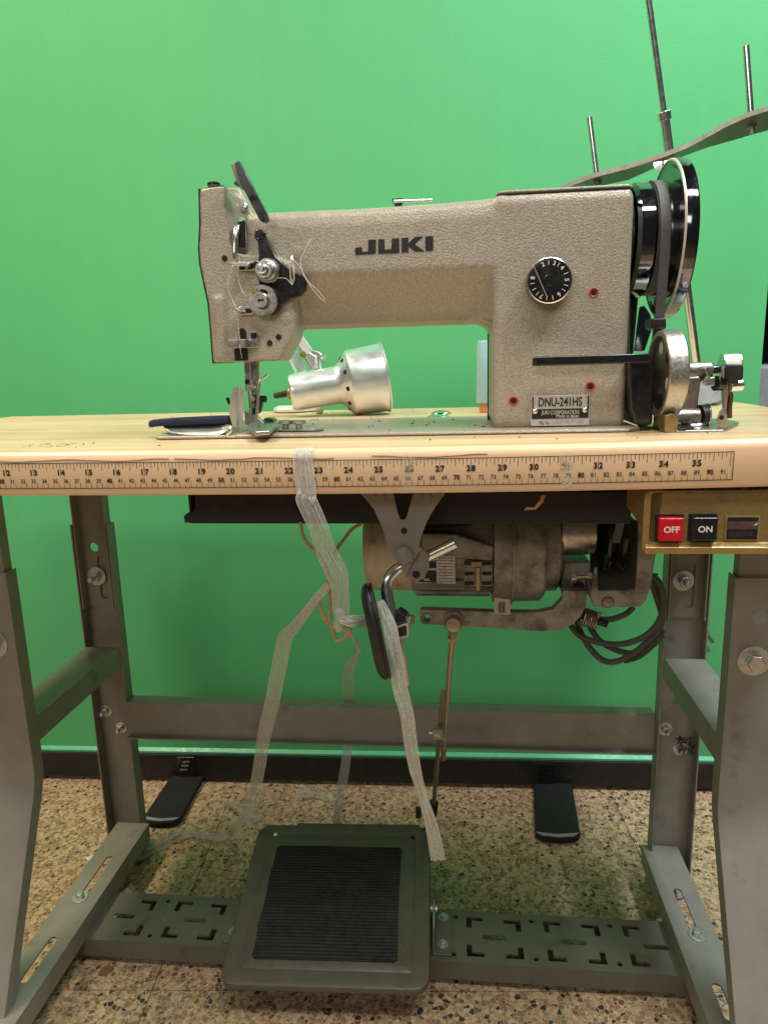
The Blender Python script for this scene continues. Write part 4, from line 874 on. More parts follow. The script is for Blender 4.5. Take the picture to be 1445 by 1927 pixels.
# ================================================================== OIL PAN under the table
pan = thing('oil_pan', 'long black oil pan under the table top behind the ruler edge', 'oil pan', (0.03,0.18,0.67))
yo = 0.088
prof = [(345,972),(352,966),(362,965),(367,955),(366,930),(1190,925),(1186,984),(1180,986),(360,985.5),(348,982)]
obj('front_wall', slab('F',prof,yo,yo+0.004), M['matte'], pan, bevel=0.001)
pz = Y('F',760,984,yo).z
obj('pan_bottom', box((-0.184,yo+0.0042,pz),(0.256,0.300,pz+0.002)), M['matte'], pan)
obj('rear_wall', box((-0.184,0.3002,pz),(0.256,0.303,0.7225)), M['matte'], pan)
for x in (-0.178,0.248): obj('end_wall', box((x,yo+0.0042,pz+0.0022),(x+0.003,0.2998,0.7225)), M['matte'], pan)

# ================================================================== KNEE LIFTER
kl = thing('knee_lifter', 'grey steel knee lifter bracket with chrome crank and black oval pad', 'knee lifter', Y('C7',910,470,0.05)-Vector((0,0,0.22)))
yk = 0.046
outer = [(600,30),(640,75),(700,150),(760,290),(800,420),(845,500),(890,540),(900,600),(930,615),(945,590),(955,540),(1000,495),(1020,420),(1040,330),(1080,230),(1130,140),(1180,70),(1210,30),(985,30),(970,60),(935,190),(920,222),(890,220),(870,180),(845,70),(835,30)]
br = obj('bracket', slab('C7',outer,yk,yk+0.003), M['steelpaint'], kl, bevel=0.0006)
disc('C7',913,300,yk-0.0002,[(-0.001,0.0028),(0.0004,0.0028)],M['hole'],'bracket_hole',br,14)
obj('pivot_bolt', lathe(Y('C7',912,470,yk),(0,-1,0),[(0,0.0085),(0.003,0.0085),(0.0045,0.0065),(0.005,0)],28), M['steelpaint'], br, ang=40)
for a in (745,1075): disc('C7',a,60,yk,[(0,0.005),(0.002,0.004),(0.0025,0)],M['steelpaint'],'bracket_screw',br,16)
lf = obj('cam_plate', slab('C7',[(920,630),(960,560),(1040,420),(1085,470),(1095,560),(1060,640),(1000,668)],yk+0.006,yk+0.011), M['steelpaint'], kl, bevel=0.0008)
disc('C7',1000,612,yk+0.0058,[(0,0.0036),(0.0004,0.0036)],M['hole'],'cam_hole',lf,14)
obj('stop_rod', cyl(Y('C7',1040,505,yk+0.016),Y('C7',1285,385,yk+0.012),0.0052,None,18), M['chrome'], kl, bevel=0.0006)
obj('crank_rod', tube([Y('C7',900,555,yk+0.012),Y('C7',850,585,yk+0.010),Y('C7',800,640,yk+0.006),Y('C7',787,710,yk+0.004),Y('C7',800,800,yk+0.002),Y('C7',832,930,yk),Y('C7',870,1090,yk-0.001),Y('C7',915,1400,yk-0.003)],0.0056,14,6), M['chrome'], kl)
# oval pad, seen nearly edge-on
pc = Y('C7',715,1020,yk-0.012); pa = (Y('C7',650,690,yk-0.012)-Y('C7',790,1355,yk-0.012)); hl_ = pa.length/2
zz = pa.normalized(); nx = Vector((0.985,0.19,0)); nx = (nx-zz*nx.dot(zz)).normalized(); yy = zz.cross(nx)
rings = []
for d, sc in ((-0.0105,0.62),(-0.0098,0.78),(-0.007,0.92),(-0.003,0.985),(0.0,1.0),(0.0018,0.985),(0.002,0.94),(0.0026,0.94),(0.003,0.99),(0.0052,0.995),(0.0066,0.97),(0.007,0.90)):
    ring = []
    for i in range(48):
        t = 2*math.pi*i/48; ring.append(pc+nx*(d*0.72)+zz*(hl_*sc*math.copysign(abs(math.cos(t))**0.8,math.cos(t)))+yy*(0.026*sc*math.copysign(abs(math.sin(t))**0.8,math.sin(t))))
    rings.append(ring)
obj('pad', loft(rings), M['rubber'], kl, ang=40)
ck = obj('pad_clamp', prism([Y('C7',a,b,yk-0.011) for a,b in ((835,975),(925,945),(945,970),(942,1040),(865,1065),(840,1040))],(0,0.022,0)), M['matte'], kl, bevel=0.001)
loopb = [(838,985),(930,952),(938,958),(938,1035),(855,1062),(838,1048)]
obj('clamp_band', add_mesh(curve_mesh([[(a*0.00016,-b*0.00016) for a,b in loopb],[((a-890)*0.78*0.00016+890*0.00016,-((b-1008)*0.74+1008)*0.00016) for a,b in loopb]],0.012), FACE(Y('C7',890,1008,yk-0.006)-Vector((890*0.00016,0,-1008*0.00016)))), simple('pale_zinc',(0.62,0.58,0.52),0.4,0.7), ck, bevel=0.0004)
obj('clamp_collar', slab('C7',[(855,900),(880,875),(940,915),(935,950),(850,965)],yk-0.006,yk+0.010), M['matte'], ck, bevel=0.002)
obj('clamp_bolt', cyl(Y('C7',915,930,yk),Y('C7',975,940,yk-0.004),0.0055,0.0055,8), M['steel'], ck, bevel=0.0008)

# ================================================================== CLUTCH MOTOR
mo = thing('clutch_motor', 'dusty grey-brown clutch motor hanging under the table', 'motor', (0.15,0.32,0.50))
ym = 0.322; ax0 = Y('F',700,1046,0.26); ax1 = Y('F',1060,1060,0.26)
zc = ax0.z+0.004; R0 = 0.0655
def mx(px): return Y('F',px,1060,0.262).x
o_ = Vector((0,ym,zc))
def ml(prof, m, nm, par=mo, n=56, ang=30): return obj(nm, lathe(o_,(1,0,0),prof,n), m, par, ang=ang)
x0,x1,x2,x3,x4,x5,x6 = [mx(v) for v in (681,772,927,985,1028,1060,1124)]
ml([(x0,0.046),(x0+0.001,0.057),(x0+0.006,0.0625),(x0+0.014,R0),(x1,R0),(x1,0.05)],M['bell'],'end_bell')
ml([(x1,0.0672),(x2,0.0690),(x2,0.05)],M['motor'],'stator_body')
# cooling ribs along the underside of the stator
for i in range(9):
    t = math.radians(-70+i*13)
    for_y, for_z = -math.cos(t), math.sin(t)
    if 0.45 < abs(for_z) or for_z > 0:
        pass
    c_ = Vector((0,ym+for_y*0.0685,zc+for_z*0.0685)); tg = Vector((0,-for_z,for_y)); rd = Vector((0,for_y,for_z))
    if -70+i*13 < -20:
        obj('cooling_rib', prism([Vector((x1+0.002,c_.y,c_.z))+tg*0.0018+rd*(-0.002),Vector((x1+0.002,c_.y,c_.z))+tg*0.0012+rd*0.004,Vector((x1+0.002,c_.y,c_.z))-tg*0.0012+rd*0.004,Vector((x1+0.002,c_.y,c_.z))-tg*0.0018-rd*0.002],(x2-x1-0.004,0,0)), M['motor'], mo)
ml([(x2,0.060),(x2+0.001,0.0795),(x2+0.022,0.0805),(x2+0.0225,0.0825),(x2+0.026,0.0825),(x2+0.0265,0.079),(x3,0.0788),(x4-0.004,0.0775),(x4,0.073),(x4,0.04)],M['motor'],'clutch_housing')
ml([(x4,0.0655),(x5-0.004,0.0645),(x5,0.060),(x5,0.03)],M['motor'],'clutch_cover')
tb = o_+Vector((0,-0.028,0.022))
obj('clutch_neck', lathe(tb,(1,0,0),[(x5-0.002,0.033),(x6-0.002,0.032),(x6,0.029),(x6,0.01)],36), M['steel'], mo, ang=30)
obj('neck_block', slab('R6',[(560,425),(770,420),(775,600),(770,680),(545,690),(540,560)],0.270,0.320), M['motor'], mo, bevel=0.002)
nb = obj('adjuster_screw', cyl(Y('R6',610,535,0.262),Y('R6',770,533,0.262),0.0028,None,12), M['rodm'], mo)
for a in (627,752): obj('adjuster_nut', lathe(Y('R6',a-18,535,0.262),(1,0,0),[(0,0.0082),(0.0062,0.0082)],6), M['chrome'], nb, bevel=0.0006)
disc('R6',676,610,0.2698,[(-0.001,0.0068),(0.001,0.0066),(0.0012,0.0046),(0.0004,0.0044),(0.0004,0)],M['hole'],'lock_ring',mo,20)
disc('R6',480,415,0.262,[(-0.004,0.0068),(0.001,0.006),(0.0016,0)],M['cast'],'housing_screw',mo,18,ax=(0.1,-1,0.3))
disc('R6',235,350,0.2545,[(-0.003,0.0035),(0.002,0.0035),(0.0022,0)],M['steel'],'housing_screw',mo,12,ax=(0.6,-1,0.2))
# terminal box, vents, rating plate
obj('terminal_box', slab('R5',[(640,205),(960,215),(1300,330),(1290,465),(960,440),(640,430)],0.246,0.30), M['motor'], mo, bevel=0.003)
obj('terminal_box', slab('R5',[(560,110),(1100,112),(1100,340),(960,215),(560,200)],0.262,0.34), M['matte'], mo, bevel=0.002)
vb = obj('vent_frame', slab('R5',[(1025,465),(1285,462),(1285,690),(1025,690)],0.2500,0.262), M['motor'], mo, bevel=0.0008)
for b in (480,572,660):
    for a in (1030,1190): obj('vent_slot', slab('R5',[(a,b-12),(a+85,b-14),(a+85,b+18),(a,b+20)],0.2494,0.2499), M['hole'], vb)
obj('vent_bolt_head', slab('R5',[(1090,470),(1190,470),(1190,515),(1090,515)],0.2440,0.2495), M['brass'], vb, bevel=0.0006)
pA_, pB_ = Y('R5',1152,515,0.2462), Y('R5',1152,725,0.2462); L_ = (pB_-pA_).length
obj('vent_bolt', lathe(pA_,pB_-pA_,[(L_*i/36,0.0034 if i%2 else 0.0028) for i in range(37)],14), M['rodm'], vb, ang=80)
rp = obj('rating_plate', slab('R5',[(590,340),(942,345),(945,668),(590,655)],0.2462,0.2475), M['silverplate'], mo)
obj('plate_dark', slab('R5',[(600,462),(775,465),(778,660),(600,650)],0.2458,0.24615), M['print'], rp)
for i in range(11):
    b = 372+i*27; obj('plate_line', slab('R5',[(782 if b>455 else 690,b),(935,b+3),(935,b+7),(782 if b>455 else 690,b+4)],0.2458,0.24615), M['print'], rp)
obj('plate_lettering', text('AMPER.', FACE(Y('R5',737,538,0.2456)), 0.0042, bold=0.0001), M['whiteink'], rp)
obj('plate_lettering', text('NO.', FACE(Y('R5',690,632,0.2456)), 0.0042, bold=0.0001), M['whiteink'], rp)
bm = new()
for i in range(11):
    for k in range(5):
        a = 800+k*26+random.uniform(-6,6); b = 384+i*27; quad_ = [Y('R5',a,b,0.2457),Y('R5',a+random.uniform(6,20),b,0.2457),Y('R5',a+random.uniform(6,20),b+5,0.2457),Y('R5',a,b+5,0.2457)]
        if random.random() < 0.62: bm.faces.new([bm.verts.new(v) for v in quad_])
obj('plate_figures', bm, M['print'], rp)
lb = obj('barcode_label', slab('R6',[(0,700),(125,715),(128,838),(0,830)],0.2385,0.2392), M['paper'], mo)
for k in range(7):
    a = 28+k*9; obj('barcode_bar', slab('R6',[(a,735),(a+(6 if k%3 else 3),735),(a+(6 if k%3 else 3),822),(a,822)],0.2381,0.23845), M['print'], lb)
# lever arm that carries the treadle rod
la = YS('F',[(790,1149),(796,1147.5),(930,1152),(1010,1153),(1040,1147),(1058,1128),(1060,1112),(1104,1112),(1102,1140),(1092,1160),(1075,1176),(1050,1186),(1020,1188),(930,1182),(795,1174),(790,1170)],0.250); ec = Y('F',804,1163.5,0.250)
obj('lever_arm', add_mesh(curve_mesh([[(p.x,p.z) for p in la],circ(ec.x,ec.z,0.0045,18)],0.012), FACE(Vector((0,0.256,0)))), M['motor'], mo, bevel=0.0014)
obj('arm_eye', lathe(Y('F',804,1163.5,0.2502),(0,-1,0),[(0,0.0046),(0.0012,0.0048),(0.0014,0.0068),(0,0.0078)],20,cap=False), M['motor'], mo)
# spring and wing nut below the arm
a_, b_ = Y('R6',690,845,0.262), Y('R6',800,880,0.262)
bm = new(); ax_ = (b_-a_); _,u_,v_ = basis(ax_)
tube([a_+ax_*(i/64)+(u_*math.cos(2*math.pi*i/10)+v_*math.sin(2*math.pi*i/10))*0.0105 for i in range(65)],0.0013,6,1,bm)
obj('clutch_spring', bm, M['cast'], mo)
obj('spring_stud', cyl(a_,b_+ax_*0.9,0.0048,None,12), M['matte'], mo)
wn = obj('wing_nut', cyl(b_-ax_*0.04,b_+ax_*0.15,0.0095,0.006,14), M['cast'], mo)
obj('wing', slab('R6',[(800,850),(830,820),(855,820),(855,845),(830,875)],0.258,0.262), M['cast'], wn, bevel=0.001)
obj('wing', slab('R6',[(765,900),(800,915),(822,945),(815,962),(790,950)],0.258,0.262), M['cast'], wn, bevel=0.001)
# pulley and its guard
pv = o_+Vector((0,-0.03,0.02)); xp = Y('R6',930,300,0.245).x
pu = obj('pulley', lathe(pv,(1,0,0),[(xp-0.004,0.012),(xp-0.003,0.050),(xp,0.052),(xp+0.003,0.050),(xp+0.009,0.040),(xp+0.015,0.050),(xp+0.018,0.052),(xp+0.021,0.050),(xp+0.022,0.012)],56), M['black'], mo, ang=30)
gp = [(800,460),(822,455),(832,645),(1122,636),(1142,430),(1150,80),(1290,80),(1288,330),(1245,600),(1200,725),(1155,770),(800,772),(765,690)]
gd = obj('belt_guard', slab('R6',gp,0.225,0.229), M['motor'], mo, bevel=0.0012)
obj('guard_rim', slab('R6',[(770,600),(800,600),(812,755),(1150,752),(1190,715),(1235,590),(1275,330),(1290,330),(1250,600),(1205,730),(1160,774),(800,774),(768,690)],0.2292,0.275), M['motor'], mo)
obj('guard_back', slab('R6',[(765,80),(1288,80),(1288,330),(1245,600),(1200,725),(1155,770),(800,770),(765,690)],0.300,0.303), M['matte'], mo)
disc('R6',905,735,0.225,[(-0.001,0.0075),(0.001,0.007),(0.0025,0.0055),(0.003,0)],M['cast'],'guard_screw',mo,20)
obj('hanger', box((x1+0.03,0.285,zc+0.06),(x2+0.02,0.37,0.7226)), M['matte'], mo, bevel=0.003)

# ================================================================== TREADLE ROD
tr_ = thing('treadle_rod', 'thin brass-coloured treadle rod linking the motor lever to the pedal', 'rod', Y('F',818,1500,0.40)-Vector((0,0,0.02)))
yr1 = 0.243
J0 = Y('C7',1265,970,yr1); J1 = Y('D6',1192,1310,0.385)
def along(c,a,b,k): return Y(c,a,b,yr1+(0.385-yr1)*k)
obj('ball_cap', lathe(J0+Vector((0,0.005,0)),(0,-1,0.05),[(-0.001,0.0105),(0.006,0.0108),(0.0095,0.009),(0.010,0)],28), M['rodm'], tr_, ang=40)
obj('ball_stud', cyl(J0+Vector((0,0.004,0.004)),J0+Vector((0,0.012,0.006)),0.012,None,20), M['motor'], tr_)
obj('rod_socket', cyl(J0,along('C7',1256,1075,0.09),0.0058,0.005,16), M['rodm'], tr_, bevel=0.0006)
obj('rod_nut', lathe(along('C7',1256,1062,0.09),(0,0,-1),[(0,0.0068),(0.006,0.0068)],6), M['rodm'], tr_, bevel=0.0005)
U1 = along('D6',1245,1050,0.62)
obj('upper_rod', cyl(along('C7',1256,1070,0.09),U1,0.0037,None,14), M['rodm'], tr_)
obj('lower_rod', cyl(along('D6',1253,662,0.40)-Vector((0.002,0,0)),J1,0.0034,None,14), M['rodm'], tr_)
cl_ = obj('rod_clamp', slab('D6',[(1183,880),(1270,888),(1270,945),(1185,938)],along('D6',1230,910,0.55).y-0.009,along('D6',1230,910,0.55).y+0.004), M['steelpaint'], tr_, bevel=0.001)
obj('clamp_screw', cyl(Y('D6',1165,900,along('D6',1230,910,0.55).y-0.004),Y('D6',1195,902,along('D6',1230,910,0.55).y-0.004),0.0035,None,8), M['steel'], cl_)
obj('clamp_window', slab('D6',[(1195,905),(1225,907),(1225,925),(1195,922)],along('D6',1230,910,0.55).y-0.0095,along('D6',1230,910,0.55).y-0.0091), M['rodm'], cl_)
obj('end_joint', cyl(J1+Vector((0,0,0.004)),J1+Vector((-0.002,0.006,-0.02)),0.0075,0.0065,14), M['matte'], tr_)
obj('link_bar', tube([J1+Vector((-0.001,0.004,-0.016)),J1+Vector((-0.006,0.010,-0.05)),Vector((0.035,0.392,0.118)),Vector((0.020,0.37,0.105))],0.004,8,3), M['matte'], tr_)
obj('end_bracket', slab('D6',[(1090,1345),(1115,1345),(1120,1385),(1090,1385)],0.372,0.384), M['matte'], tr_)

# ================================================================== FOOT PEDAL
pd = thing('foot_pedal', 'wide grey cast foot pedal with ribbed black rubber mat', 'pedal', (-0.083,0.27,0.0))
pf = Vector((-0.0815,0.149,0.066)); pb = Vector((-0.0905,0.3925,0.121))
e2 = (pb-pf); PL = e2.length; e2.normalize(); e1 = Vector((1,0.006,0.0)); e1 = (e1-e2*e1.dot(e2)).normalized(); e3 = e1.cross(e2)
PM = Matrix(((e1.x,e2.x,e3.x,pf.x),(e1.y,e2.y,e3.y,pf.y),(e1.z,e2.z,e3.z,pf.z),(0,0,0,1)))
hw_ = 0.1345
rings = []
def rr3(inset, w_, r_=0.020, n_=6): return [Vector((a,b,w_)) for a,b in rrect(-hw_+inset,inset,hw_-inset,PL-inset,max(0.004,r_-inset),n_)]
prf = [(0.004,-0.012),(0.0005,-0.010),(0.0,-0.004),(0.0015,-0.0008),(0.004,0.0),(0.0205,0.0),(0.0222,-0.0009),(0.0238,0.0),(0.040,0.0)]
bm = loft([rr3(a,b) for a,b in prf])
for v in bm.verts: v.co = PM @ v.co
obj('pedal_plate', bm, M['pedal'], pd, ang=30)
# rubber mat with ribs
u0,u1,v0,v1 = -0.0985,0.0925,0.034,PL-0.042
NR = 37; rings = []
for i in range(NR*4+1):
    v = v0+(v1-v0)*i/(NR*4); h = 0.0016+0.0009*math.sin(2*math.pi*i/4)
    if 0.44 < i/(NR*4) < 0.60: h = 0.0016+0.0004*math.sin(2*math.pi*i/4)
    wob = 0.0008*math.sin(i*0.11); k = 0.0
    if i < 3: k = 0.004-0.0014*i
    if i > NR*4-3: k = 0.004-0.0014*(NR*4-i)
    rings.append([PM @ Vector(p) for p in ((u0+wob+k,v,0.0001),(u0+wob+k,v,h),(u0*0.3,v+0.0006*math.sin(i*0.05),h),(u1*0.4,v,h),(u1-0.002*abs(math.sin(i*.02))-k,v,h),(u1-0.002*abs(math.sin(i*.02))-k,v,0.0001))])
obj('rubber_mat', loft(rings), M['mat'], pd, ang=80)
bm = new()
for st_ in ([(-0.03,0),( -0.02,.008),(-0.015,0),(-0.02,-.006),(-0.025,.002)],[(-0.008,-.004),(0,.009),(0.004,0),(0.0,-.006),(-0.004,0.004)],[(0.008,.006),(0.014,-.006),(0.018,.003)],[(0.02,0.01),(0.024,-0.006),(0.03,0.002)]):
    tube([PM @ Vector((a+0.004,b+(v0+v1)/2+0.004,0.0022)) for a,b in st_],0.0007,5,5,bm)
obj('mat_emblem', bm, M['mat'], pd)
for u,v,m in ((-0.105,PL-0.020,M['chrome']),(0.108,PL-0.022,M['hole'])):
    obj('rivet' if m is M['chrome'] else 'pedal_hole', lathe(PM @ Vector((u,v,0.0)),e3,[(-0.001,0.0033),(0.0006,0.0030),(0.0008,0)],16), m, pd)
obj('pedal_ledge', prism([PM @ Vector(p) for p in ((-0.075,PL-0.006,-0.003),(0.118,PL-0.006,-0.003),(0.118,PL+0.004,-0.006),(-0.075,PL+0.004,-0.006))],e3*0.004), M['pedal'], pd, bevel=0.001)
for s_, xx in ((-1,-0.216),(1,0.0525)):
    obj('pivot_bracket', prism([(xx,0.235,0.0405),(xx,0.315,0.0405),(xx,0.305,0.085),(xx,0.275,0.095),(xx,0.245,0.075)],(0.003*s_,0,0)), M['shadedpaint'], pd, bevel=0.0006)
    ff = obj('bracket_flange', box((min(xx,xx+0.026*s_),0.235,0.0402),(max(xx,xx+0.026*s_),0.315,0.0432)), M['shadedpaint'], pd, bevel=0.0008)
    for y_ in (0.252,0.300): hexnut((xx+0.0135*s_,y_,0.0433),(0,0,1),0.0052,0.004,'bolt',ff,wr=0.0078)
obj('pivot_shaft', cyl((-0.222,0.275,0.0795),(0.058,0.275,0.0795),0.006,None,14), M['steel'], pd)

# ================================================================== SWITCH BOX
sw = thing('switch_box', 'mustard painted power switch box with red and black push buttons', 'switch', Y('C8',1150,290,0.03))
ys = 0.004
fr = [(895,22),(1460,5),(1460,287),(905,296),(885,293),(875,270),(880,60)]
fp = YS('C8',fr,ys)
xb = 0.062
# body: front outline, widened and flared back to the table
def sy(c,a,b,y): return Y(c,a,b,y)
ring0 = [p.copy() for p in fp]
zt_ = 0.7222
ring0 = [Vector((0.2575,ys+0.004,zt_)),Vector((0.375,ys+0.004,zt_)),Vector((0.375,ys+0.004,fp[2].z+0.0012)),Vector((0.260,ys+0.004,fp[2].z+0.0012)),Vector((0.2535,ys+0.004,fp[5].z))]
xl_ = X('C8',812,200,0.2435).y
ring1 = [Vector((0.2435,0.075,zt_)),Vector((0.375,0.075,zt_)),Vector((0.375,0.075,fp[2].z+0.012)),Vector((0.262,0.075,fp[2].z+0.012)),Vector((0.2435,0.075,fp[5].z+0.022))]
bm = loft([ring0,ring1]); M['goldgloss'] = simple('mustard_gloss_paint', (0.42,0.26,0.075), 0.16, 0.2, var=0.06, sc=60, Coat_Weight=0.5); hsg = obj('housing', bm, M['gold'], sw, bevel=0.002, seg=3)
# raised frame lip round the front
fz0, fz1 = fp[2].z, zt_
zb_ = Y('C8',1200,290,ys).z
xL = Y('C8',880,200,ys).x
lip = add_mesh(curve_mesh([rrect(xL,zb_,0.376,zt_-0.0002,0.006,5),rrect(xL+0.0052,zb_+0.0078,0.3705,zt_-0.001,0.0045,5)],0.004), FACE(Vector((0,ys+0.002,0))))
obj('front_lip', lip, M['gold'], hsg, bevel=0.0012, seg=3)
lg = prism([Vector((xL+0.002,ys-0.003,zb_)),Vector((xL+0.002,ys+0.006,zb_+0.0005)),Vector((xL+0.002,ys+0.0035,zb_+0.0095)),Vector((xL+0.002,ys-0.003,zb_+0.0055))],(0.376-xL-0.002,0,0))
obj('bottom_ledge', lg, M['goldgloss'], hsg, bevel=0.0012, seg=3)
def btn(c0,m,nm,s,sc):
    (a0,b0_),(a1,b1_) = c0; p0 = Y('C8',a0,b1_,ys-0.004); p1 = Y('C8',a1,b0_,ys-0.004)
    bz_ = obj('button_socket', prism([Vector((p0.x-0.0012,ys+0.0038,p0.z-0.0012)),Vector((p1.x+0.0012,ys+0.0038,p0.z-0.0012)),Vector((p1.x+0.0012,ys+0.0038,p1.z+0.0012)),Vector((p0.x-0.0012,ys+0.0038,p1.z+0.0012))],(0,-0.002,0)), M['hole'], sw)
    bt = obj(nm, box((p0.x,ys-0.005,p0.z),(p1.x,ys+0.0017,p1.z)), m, sw, bevel=0.0016, seg=3)
    obj('lettering', text(s, FACE(Vector(((p0.x+p1.x)/2,ys-0.0053,(p0.z+p1.z)/2)), math.radians(0.8)), 0.0072, bold=0.00022, sx=1.0), M['whiteink'], bt)
btn(((950,130),(1068,236)),M['red'],'off_button','OFF',1)
btn(((1100,128),(1220,234)),M['black'],'on_button','ON',1)
q0, q1 = Y('C8',1245,232,ys+0.003), Y('C8',1407,120,ys+0.003)
lbp = obj('maker_label', box((q0.x,ys+0.0022,q0.z),(q1.x,ys+0.0038,q1.z)), simple('gold_frame',(0.55,0.40,0.16),0.4,0.5), sw)
obj('label_field', box((q0.x+0.0012,ys+0.0018,q0.z+0.0012),(q1.x-0.0012,ys+0.00215,q1.z-0.0012)), M['print'], lbp)
hh_ = q1.z-q0.z
obj('label_band', box((q0.x+0.0013,ys+0.0014,q0.z+hh_*0.47),(q1.x-0.0013,ys+0.00175,q0.z+hh_*0.78)), simple('dull_pewter',(0.16,0.13,0.12),0.4,0.5), lbp)
obj('lettering', text('Eagle', FACE(Vector(((q0.x+q1.x)/2,ys+0.0012,q0.z+hh_*0.62)), math.radians(3)), 0.0078, shear=0.35, sx=0.9), simple('maroon_ink',(0.20,0.03,0.03),0.4), lbp)
obj('lettering', text('H-3311-6S', FACE(Vector(((q0.x+q1.x)/2,ys+0.0015,q0.z+hh_*0.26))), 0.0052, sx=0.9), simple('dim_grey_ink',(0.07,0.065,0.06),0.4), lbp)
obj('paint_chip', prism([Y('C8',a,b,ys-0.0003) for a,b in ((1385,160),(1396,150),(1394,162),(1378,166))],(0,0.0002,0)), M['whiteink'], lbp)

# ================================================================== POWER CORD and plug
cb = thing('coiled_cable', 'coiled dark grey power cord hanging beside the motor', 'cable', Y('R6',1100,1200,0.36))
def cordp(pts,y0,y1,r=0.0042):
    n = len(pts)-1; return obj('cord_loop', tube([Y('R6',a,b,y0+(y1-y0)*i/n) for i,(a,b) in enumerate(pts)], r, 10, 6), M['cord'], cb, ang=80)
cordp([(1262,520),(1325,600),(1352,720),(1330,850),(1260,960),(1150,1035),(1000,1072),(850,1062),(700,1015),(630,950),(600,880),(640,800)],0.34,0.37)
cordp([(1262,540),(1290,640),(1330,700),(1340,860),(1300,960),(1180,1090),(1050,1180),(940,1215),(850,1190),(760,1100),(700,1000),(665,900),(690,820)],0.355,0.375)
cordp([(1345,1000),(1250,1090),(1150,1135),(1050,1140),(930,1100),(830,1030),(760,920),(770,830)],0.39,0.38)
cordp([(1345,960),(1260,1080),(1150,1170),(1040,1205)],0.40,0.376)
cordp([(1110,775),(1050,830),(960,865),(880,875),(800,860)],0.35,0.36,0.004)
cordp([(1250,560),(1290,680),(1335,820)],0.35,0.36)
obj('cable_tie', tube([Y('R6',1235,560,0.336),Y('R6',1265,530,0.334),Y('R6',1300,515,0.337)],0.002,8,4), M['cord'], cb)
pg = thing('power_plug', 'grey two-pin power plug poking out behind the rear right leg', 'plug', Y('D5',690,760,0.49))
obj('plug_body', prism([Y('D5',a,b,0.49) for a,b in ((640,660),(690,680),(722,725),(712,755),(690,775),(640,800))],(0,0.016,0)), M['grey'], pg, bevel=0.003)
obj('pin', cyl(Y('D5',690,745,0.497),Y('D5',735,808,0.492),0.0026,None,12), M['chrome'], pg)
obj('pin', cyl(Y('D5',665,815,0.497),Y('D5',708,870,0.492),0.0026,None,12), M['chrome'], pg)

# ================================================================== plastic straps
def strap(name, label, pts, widths, strands=10, sub=7, twist=None, group=None, r=0.00042, mk='strap2'):
    """pts world points; widths metres; strands laid side by side; twist: list of angles round the path"""
    P = smooth_path(pts, sub); m = len(P); n0 = len(pts)-1
    bm = new(); side = []
    for i,p in enumerate(P):
        f = i/(m-1)*n0; k = min(int(f),n0-1); t = f-k
        wv = widths[k]*(1-t)+widths[k+1]*t; an = 0 if twist is None else twist[k]*(1-t)+twist[k+1]*t
        tg = (P[min(i+1,m-1)]-P[max(i-1,0)]).normalized(); vd = (p-CAM).normalized(); s = tg.cross(Vector((0,1,0)))
        if s.length < 0.15: s = tg.cross(Vector((0,0,1)))
        s.normalize(); s = Quaternion(tg, an) @ s; side.append((p, s, wv, tg.cross(s)))
    for j in range(strands):
        q = (j/(strands-1)-0.5); ph = random.uniform(0,6.28)
        line = [p+s*(wv*q)+nn*(0.0006*math.sin(ph+i*0.35)) for i,(p,s,wv,nn) in enumerate(side)]
        tube(line, r, 4, 1, bm)
    # clear film between the strands
    a = [[bm.verts.new(p+s*(wv*(q-0.5))) for p,s,wv,nn in side] for q in (0,0.5,1.0)]
    for u in range(2):
        for i in range(m-1):
            f_ = bm.faces.new([a[u][i],a[u+1][i],a[u+1][i+1],a[u][i+1]]); f_.material_index = 1
    o = obj(name, bm, [M[mk], M['film']], label=label, cat='strap', group='clear plastic straps under the table', ang=80); return o
s_ = N('strap_film'); s_.set(Base_Color=(0.75,0.76,0.68), Roughness=0.25, Alpha=0.3); M['film'] = s_.m
s_ = N('knot_film'); s_.set(Base_Color=(0.75,0.76,0.68), Roughness=0.3, Alpha=0.22); M['film2'] = s_.m
strap('plastic_strap','wide clear strap taped over the ruler edge and hanging to a knot',
      [Vector((-0.0375,0.004,T+0.002)),Vector((-0.0375,-0.0032,T-0.004)),Y('F',571,880,-0.0034),Y('F',577,930,-0.0036),Y('C7',215,80,-0.004),Y('C7',290,250,0.0),Y('C7',350,430,0.008),Y('C7',430,600,0.016),Y('C7',455,720,0.022),Y('C7',465,850,0.03),Y('C7',470,940,0.035)],
      [0.015,0.0155,0.0155,0.016,0.0165,0.0165,0.0175,0.019,0.0155,0.0155,0.0115],11)
strap('plastic_strap','short clear strap from the knot to the knee pad',
      [Y('C7',450,930,0.034),Y('C7',520,945,0.034),Y('C7',590,950,0.04),Y('C7',660,955,0.052),Y('C7',740,960,0.056)],[0.006,0.010,0.0125,0.0125,0.0125],11)
strap('plastic_strap','pale strap wrapped at the knee pad clamp, its frayed end hanging before the pedal',
      [Y('C7',745,800,0.032),Y('C7',780,900,0.030),Y('C7',815,1000,0.027),Y('C7',835,1120,0.026),Y('C7',865,1280,0.03),Y('D6',1000,640,0.035),Y('D6',1040,800,0.042),Y('D6',1060,950,0.05),Y('D6',1090,1120,0.062),Y('D6',1130,1260,0.075),Y('D6',1180,1430,0.088),Y('D6',1218,1622,0.10)],
      [0.006,0.010,0.012,0.0125,0.0135,0.0135,0.0125,0.0125,0.011,0.0085,0.0125,0.0155],12,mk='strap')
